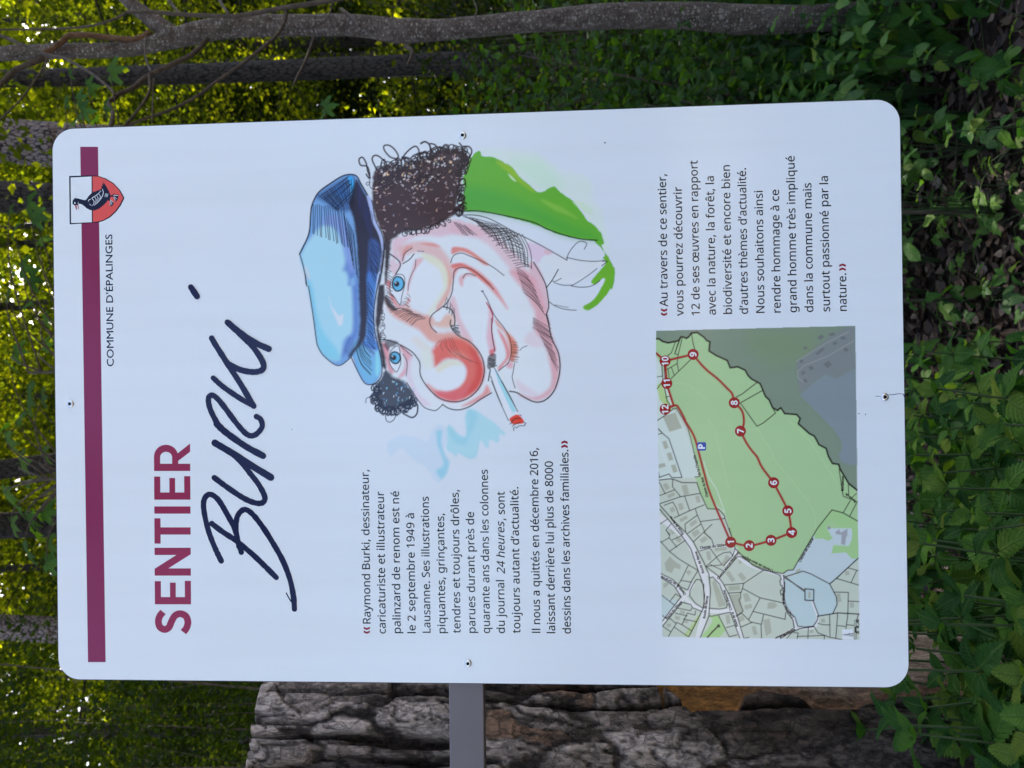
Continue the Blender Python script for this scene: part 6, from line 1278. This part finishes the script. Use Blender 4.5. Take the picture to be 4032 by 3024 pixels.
# black parcel lines
BK = (20, 20, 28)
lines = [(m3([(100, -240), (240, -80), (370, 45), (450, 145), (560, 360), (610, 480), (625, 640), (610, 910), (520, 1132)]), 4), (m3([(98, -200), (230, -40), (320, 70), (420, 210), (495, 430), (545, 570), (565, 700), (550, 830), (480, 970), (400, 1125)]), 4),
 (m3([(555, 580), (560, 820)]), 4), (m3([(112, 470), (230, 530), (320, 610), (390, 640), (430, 545), (495, 440)]), 3.6), (m3([(112, 510), (250, 600), (320, 710)]), 3.6), (m3([(320, 710), (125, 965)]), 3.6), (m3([(330, 768), (130, 1015)]), 3.6), (m3([(330, 768), (420, 790), (440, 825), (540, 865)]), 3.6),
 (m3([(545, 575), (520, 535), (480, 530), (440, 590), (412, 650), (410, 700), (470, 780), (550, 830)]), 3.6), (m3([(620, 515), (650, 505), (720, 580), (800, 790), (790, 825), (720, 838), (612, 828)]), 3.6), (m3([(610, 910), (640, 912), (830, 870), (930, 1140)]), 3.6), (m3([(580, 395), (700, 490), (760, 580), (820, 690), (900, 900), (970, 1138)]), 3.6),
 (m3([(720, 515), (905, 295), (940, 295), (1080, 385), (1290, 465), (1350, 490)]), 3.6), (m3([(880, 208), (960, 290), (1060, 380), (1170, 435), (1280, 452), (1360, 468), (1385, 465), (1425, 435), (1483, 432), (1540, 330), (1735, 0), (1885, -190), (2000, -160), (2150, -75)]), 4),
 (m3([(820, 0), (880, 208), (855, 285), (760, 390)]), 3.6), (m3([(365, 125), (200, 240), (115, 145), (100, 130)]), 3.2), (m3([(200, 240), (300, 320), (490, 435)]), 3.4), (m3([(395, 385), (320, 540), (270, 620)]), 3.2), (m3([(320, 540), (430, 560)]), 3.2), (m3([(450, 140), (640, -40)]), 3.2), (m3([(555, 40), (640, 120), (655, 170)]), 3.2),
 (m3([(515, 235), (620, 205), (745, 380), (580, 395), (700, 290), (760, 255), (830, 245), (855, 285)]), 3.2), (m3([(620, 375), (760, 440)]), 3), (m3([(770, 588), (970, 572), (1175, 435)]), 3.4), (m3([(970, 572), (945, 665), (810, 672)]), 3.4), (m3([(960, 625), (1140, 722), (1370, 772)]), 3.4), (m3([(1140, 722), (1020, 950), (950, 880), (895, 915)]), 3.4),
 (m3([(935, 665), (940, 720), (920, 745), (965, 860), (890, 905)]), 3.4), (m3([(1065, 862), (1400, 945), (1405, 875)]), 3.4), (m3([(1175, 900), (1150, 1010), (1155, 1140)]), 3.4), (m3([(940, 1025), (1055, 975), (1150, 995)]), 3.4), (m3([(1020, 950), (1055, 980)]), 3.4), (m3([(710, 905), (820, 1125), (900, 1105)]), 3.4), (m3([(790, 1030), (880, 1005)]), 3),
 (m3([(1345, 490), (1360, 530), (1345, 540), (1350, 590), (1370, 595), (1365, 640), (1350, 645), (1355, 690), (1375, 690)]), 3.6), (m3([(1385, 490), (1392, 640), (1375, 720), (1385, 790), (1420, 870), (1480, 950), (1490, 1010)]), 4), (m3([(1395, 560), (1390, 720), (1420, 860), (1500, 920), (1530, 1015), (1600, 1025), (1690, 1015), (1730, 960), (1745, 900), (1690, 755)]), 3.8),
 (m3([(1380, 490), (1600, 655)]), 4.5), (m3([(1395, 515), (1600, 640)]), 3), (m3([(1605, 628), (1697, 636), (1695, 750), (1605, 745), (1605, 628)]), 4.6), (m3([(1410, 500), (1585, 445), (1670, 475), (1862, 577), (1930, 710), (1938, 790), (1893, 887)]), 4), (m3([(1862, 577), (1930, 520), (2155, 312)]), 4.6), (m3([(1930, 520), (2165, 590)]), 3.4), (m3([(2050, 410), (2155, 440)]), 3.2), (m3([(2140, 440), (2085, 560)]), 3.2),
 (m3([(1905, 662), (2055, 665), (2050, 885)]), 3.4), (m3([(2055, 755), (2165, 760)]), 3.2), (m3([(1735, 912), (1945, 878), (2165, 890)]), 4.6), (m3([(1945, 878), (1925, 1140)]), 3.4), (m3([(1860, 895), (1865, 1120)]), 3.2), (m3([(2050, 890), (2030, 1045)]), 3.4), (m3([(1740, 985), (1790, 1000), (1865, 1003)]), 3.2), (m3([(1945, 1010), (2025, 1018)]), 3.2), (m3([(2040, 1000), (2110, 1008)]), 3.2), (m3([(2160, 890), (2140, 960), (2168, 1000)]), 3.2),
 (m3([(1700, 1020), (1550, 1040), (1510, 1060), (1300, 1140)]), 3.8), (m3([(1490, 1010), (1495, 1030), (1440, 1070), (1310, 1130)]), 3.4), (m3([(1470, 1080), (1535, 1085), (1525, 1145)]), 3.2), (m3([(1640, 1035), (1635, 1145)]), 3.2), (m3([(1705, 1025), (1740, 1085), (1860, 1130), (1990, 1155)]), 3.4), (m3([(1525, 1122), (1810, 1112), (1805, 1150)]), 3.2), (m3([(1420, 1140), (1460, 1090)]), 3),
 (m3([(120, 695), (255, 800)]), 3.2), (m3([(210, 750), (265, 680), (320, 715)]), 3.2), (m3([(130, 905), (165, 935)]), 3.2), (m3([(130, 1015), (215, 1075), (190, 1122)]), 3.2), (m3([(205, 935), (270, 990), (215, 1075)]), 3.2), (m3([(270, 975), (330, 1000), (430, 1065)]), 3.2), (m3([(330, 1000), (385, 880), (465, 900), (470, 860)]), 3.2), (m3([(345, 940), (480, 970)]), 3.2), (m3([(260, 880), (385, 910)]), 3), (m3([(250, 1025), (390, 1122)]), 3), (m3([(290, 830), (420, 855), (430, 830)]), 3),
 (m3([(165, 20), (205, 65), (195, 95), (275, 195)]), 3), (m3([(115, 145), (195, 100)]), 3), (m3([(230, 120), (330, 75)]), 3), (m3([(590, 1135), (640, 1080), (700, 1020), (720, 1020), (710, 1000), (695, 1020)]), 5.5), (m3([(980, 1140), (1025, 1130)]), 3),
 (m2([(85, 635), (200, 620), (240, 625), (335, 660), (485, 660), (520, 770), (595, 930), (710, 935), (770, 1000), (775, 1030), (850, 1238)]), 3.8), (m2([(75, 95), (125, 145), (195, 205), (330, 605), (225, 608), (195, 570), (85, 608)]), 3.6), (m2([(125, 145), (78, 162)]), 3.2), (m2([(85, 550), (98, 605)]), 3), (m2([(95, 655), (155, 772), (95, 795)]), 3.2), (m2([(155, 772), (250, 735)]), 3.2), (m2([(235, 625), (230, 700), (315, 805)]), 3.2),
 (m2([(95, 880), (315, 805), (520, 770)]), 3.4), (m2([(360, 805), (410, 950)]), 3.2), (m2([(250, 1025), (410, 950), (560, 890)]), 3.4), (m2([(145, 895), (235, 860), (270, 920), (298, 1000)]), 3.2), (m2([(470, 935), (490, 1000), (575, 1190), (630, 1238)]), 3.2), (m2([(490, 995), (360, 1090), (368, 1170)]), 3.2), (m2([(525, 1062), (775, 1030)]), 3.2), (m2([(525, 1090), (390, 1185)]), 3.2), (m2([(100, 1090), (175, 1040)]), 3), (m2([(165, 1150), (215, 1090)]), 3), (m2([(165, 1150), (195, 1200)]), 3),
 (m2([(465, 600), (510, 597)]), 3.4), (m2([(460, 370), (420, 200), (380, 60)]), 3.2), (m1([(270, 915), (240, 925), (175, 840), (150, 720), (130, 620), (120, 470)]), 3.4), (m1([(380, 1100), (330, 1010), (270, 912)]), 3.4), (m1([(145, 480), (150, 600)]), 3), (m1([(72, 590), (125, 582)]), 3), (m1([(72, 715), (115, 655)]), 3.2), (m1([(75, 1042), (160, 985), (230, 930)]), 3.6), (m1([(75, 1122), (115, 1159)]), 3.2),
 (m1([(160, 800), (205, 790)]), 3), (m1([(262, 225), (220, 340), (175, 375)]), 3.2), (m1([(297, 212), (255, 350), (290, 360)]), 3.2), (m1([(335, 178), (290, 360), (280, 450), (295, 525)]), 3.2), (m1([(318, 178), (255, 350)]), 3), (m1([(428, 140), (445, 240), (462, 305)]), 3.6), (m1([(280, 450), (215, 490), (145, 525)]), 3.2), (m1([(420, 410), (215, 610)]), 3.4), (m1([(220, 490), (250, 575)]), 3), (m1([(185, 510), (200, 620)]), 3),
 (m1([(890, 800), (950, 770), (1105, 650)]), 3.8), (m1([(1165, 730), (935, 860), (1107, 1102), (1170, 1070), (1300, 965), (1270, 910)]), 3.8), (m2([(1960, 520), (1990, 740), (2003, 800), (2150, 860)]), 3.4), (m2([(2055, 680), (2060, 800)]), 3.2), (m2([(2075, 845), (2003, 970)]), 3.4), (m2([(2140, 870), (2070, 1005)]), 3.4), (m2([(2140, 770), (2085, 820)]), 3),
 (m3([(1350, 1145), (1440, 1085)]), 3)]
for p, w in lines: ml(p, w, BK)
BK2 = 0; border = forest[:34]
ml(border + m2([(1650, 150), (1700, 175), (1725, 215), (1750, 265), (1825, 305), (1850, 390), (1890, 460), (1955, 470), (1970, 520), (2060, 670), (2150, 740)]), 7, (22, 22, 28))
# the route
RT = (132, 36, 44)
for p in [m1([(445, 357), (520, 450), (600, 530), (700, 610), (800, 710), (850, 765), (872, 858)]), m1([(872, 858), (945, 930), (970, 1010), (968, 1090)]) + m2([(936, 125)]), m2([(936, 125), (1000, 250), (1060, 335), (1110, 395), (1160, 500), (1280, 660)]), m2([(1280, 660), (1427, 952), (1467, 1177)]), m2([(1467, 1177)]) + m3([(1253, 125), (1027, 180), (835, 145)]),
          m2([(835, 1275), (760, 1100), (690, 940), (610, 740), (560, 560), (510, 370), (470, 220), (430, 130), (350, 0)]), m1([(360, 1030), (300, 920), (260, 885), (155, 925)]), m1([(245, 890), (200, 750), (172, 657), (155, 425)]), m1([(155, 425), (300, 390), (445, 357)]), m1([(155, 425), (62, 345)])]: ml(p, 9, RT, 1, 4)
# north arrow and scale bar
mf(m3([(1990, 1048), (2105, 1048), (2105, 1150), (1990, 1150)]), (190, 208, 230)); mf(m3([(1992, 1104), (2075, 1090), (2075, 1104)]), BK, 1); ml(m3([(1992, 1104), (2075, 1118), (2075, 1104)]), 2, BK); ml(m3([(2082, 1092), (2106, 1092), (2082, 1116), (2106, 1116)]), 2.6, BK)
ml(m3([(2120, 955), (2120, 1148), (2138, 1148), (2138, 955), (2120, 955)]), 2.4, BK); mf(m3([(2122, 1020), (2137, 1020), (2137, 1085), (2122, 1085)]), BK, 1)
# trim to the map's own rectangle
q = np.array(BORD); D, ins = mc.segd(q, (slice(None), slice(None)), True); mc.A *= ins
mp_ = None
keepA = mc.A.copy(); mc.A = keepA
def build_map():
    s = mc; sel = s.A.ravel(); 
    o = s.build('trail_map', 1, sign); return o
trail = build_map()
RED = ink((124, 28, 42), MW); MWH = ink((205, 215, 232), MW); MBK = ink((28, 28, 36), MW)
def disc(cx, cy, r, n=28): return [(cx + r * math.cos(6.2832 * i / n), cy + r * math.sin(6.2832 * i / n)) for i in range(n)]
for s, p in (('1', m3([(835, 145)])), ('2', m3([(1027, 180)])), ('3', m3([(1253, 125)])), ('4', m2([(1467, 1177)])), ('5', m2([(1427, 952)])), ('6', m2([(1280, 660)])), ('7', m2([(936, 125)])), ('8', m1([(872, 858)])), ('9', m1([(445, 357)])), ('10', m1([(155, 425)])), ('11', m1([(172, 657)])), ('12', m1([(155, 925)]))):
    c = p[0]; d_ = flat('route_marker', [disc(c[0], c[1], 22)], 2, RED, trail)
    w = (18 if s == '1' else 24) if len(s) == 1 else 27
    h = .0062; put_text(s, c, c, h, 3, MWH, 'numeral', trail, offset=0.022, center=True)
pk = m2([(498, 240), (569, 240), (580, 251), (580, 317), (569, 328), (498, 328), (487, 317), (487, 251)])
flat('parking_symbol', [pk], 2, ink((28, 66, 160), MW), trail); c = m2([(533, 284)])[0]; put_text('P', c, c, .0064, 3, MWH, 'parking_letter', trail, offset=.03, center=True)
for s, f, a, b in (("Chemin du Bois", m2, (604, 805), (548, 600)), ("-de-la-Chapelle", m2, (530, 596), (470, 372)), ("Route de Berne", m2, (352, 1188), (218, 1005)), ("Route de Berne", m3, (562, 460), (484, 238)), ("Route de Berne", m3, (572, 935), (604, 705)), ("Chemin du Giziau", m3, (520, 216), (782, 182)),
                   ("Chemin Marcel-Régamey", m3, (712, 532), (928, 250)), ("Chemin de Mon-Repos", m3, (1276, 434), (962, 282)), ("Chemin", m3, (1492, 916), (1412, 800)), ("de Mon-Repos", m3, (1396, 788), (1394, 610)), ("Chemin de Sylvana", m3, (1560, 352), (1694, 112)), ("Route de", m2, (2138, 850), (2035, 765)), ("Montblesson", m2, (2006, 745), (2008, 592)),
                   ("Route de la", m3, (912, 1015), (862, 868)), ("Croix-Blanche", m3, (850, 845), (778, 640)), ("Route du Village", m3, (178, 946), (334, 768)), ("Chemin de", m3, (372, 682), (292, 578)), ("la Girarde", m3, (268, 566), (118, 490)), ("in de l\u2019Église", m3, (1352, 1142), (1508, 1058)), ("20", m3, (2164, 1094), (2164, 1068)), ("40", m3, (2164, 1036), (2164, 1010)), ("60", m3, (2164, 975), (2164, 945))):
    A_, B2_ = f([a])[0], f([b])[0]; put_text(s, A_, B2_, .0026, 2, MBK, 'street_name', trail, offset=.004, free=True)

# ------------------------------------------------------------------ screws, crack, rail and post
M_CHROME = plain('bright_screw', (.72, .71, .70), .18, 1.0); M_HOLE = plain('screw_recess', (.01, .01, .012), .5)
def lathe(name, prof, at, mat, parent, n=28):
    V, F_ = [], []
    for (r_, y) in prof:
        for i in range(n): a = 6.2832 * i / n; V.append((at[0] + r_ * math.cos(a), y, at[1] + r_ * math.sin(a)))
    for k in range(len(prof) - 1):
        for i in range(n): F_.append((k * n + i, (k + 1) * n + i, (k + 1) * n + (i + 1) % n, k * n + (i + 1) % n))
    F_.append(tuple(range(len(V) - n, len(V)))); me = bpy.data.meshes.new(name); me.from_pydata(V, [], F_); me.polygons.foreach_set('use_smooth', np.full(len(me.polygons), True)); me.update(); me.materials.append(mat); return obj(name, me, parent)
for (x, y) in ((278, 1590), (1822, 534), (1843, 2611), (3483, 1563)):
    c = loc(x, y); s = lathe('screw', [(.0041, 0), (.0041, -.0006), (.0036, -.0014), (.0028, -.0019), (.0019, -.0020), (.0016, -.0018)], c, M_CHROME, sign)
    lathe('screw_recess', [(.00165, -.00182), (.0012, -.00186)], c, M_HOLE, s)
def C7(p): return [(3200 + .6077 * x, 1008 + .6077 * y) for x, y in p]
flat('crack', [ribbon(C7([(490, 900), (520, 898), (555, 893), (585, 893)]), 2.6, .5), ribbon(C7([(405, 908), (440, 910)]), 2, .5), ribbon(C7([(582, 893), (592, 905), (596, 925)]), 4, .5)], 1, ink((58, 66, 100)))
flat('dirt_speck', [disc(2382, 562, 3.2), disc(1150, 1690, 1.8), disc(C7([(342, 1026)])[0][0], C7([(342, 1026)])[0][1], 2.4), disc(C7([(300, 1020)])[0][0], C7([(300, 1020)])[0][1], 2.4)], 1, ink((50, 50, 70)))
zt = atYd(971, 1560, .006)[2] - PANEL_Z; zb = atYd(1046, 1560, .006)[2] - PANEL_Z
M_RAIL = plain('grey_metal', (.135, .112, .115), .36, .25, .5, bump=(9.0, .05))
def boxm(name, x0, x1, y0, y1, z0, z1, mat, parent, b=.0012):
    import bmesh
    bm = bmesh.new(); bmesh.ops.create_cube(bm, size=1); 
    for v in bm.verts: v.co = Vector(((x0 + x1) / 2 + v.co.x * (x1 - x0), (y0 + y1) / 2 + v.co.y * (y1 - y0), (z0 + z1) / 2 + v.co.z * (z1 - z0)))
    bmesh.ops.bevel(bm, geom=bm.edges[:], offset=b, segments=2, affect='EDGES', profile=.5)
    me = bpy.data.meshes.new(name); bm.to_mesh(me); bm.free(); me.materials.append(mat); return obj(name, me, parent)
boxm('rail', -1.02, .26, .0043, .0243, zb, zt, M_RAIL, sign)
boxm('post', -1.07, -1.02, -.01, .04, -PANEL_Z - .1, .35, M_RAIL, sign)
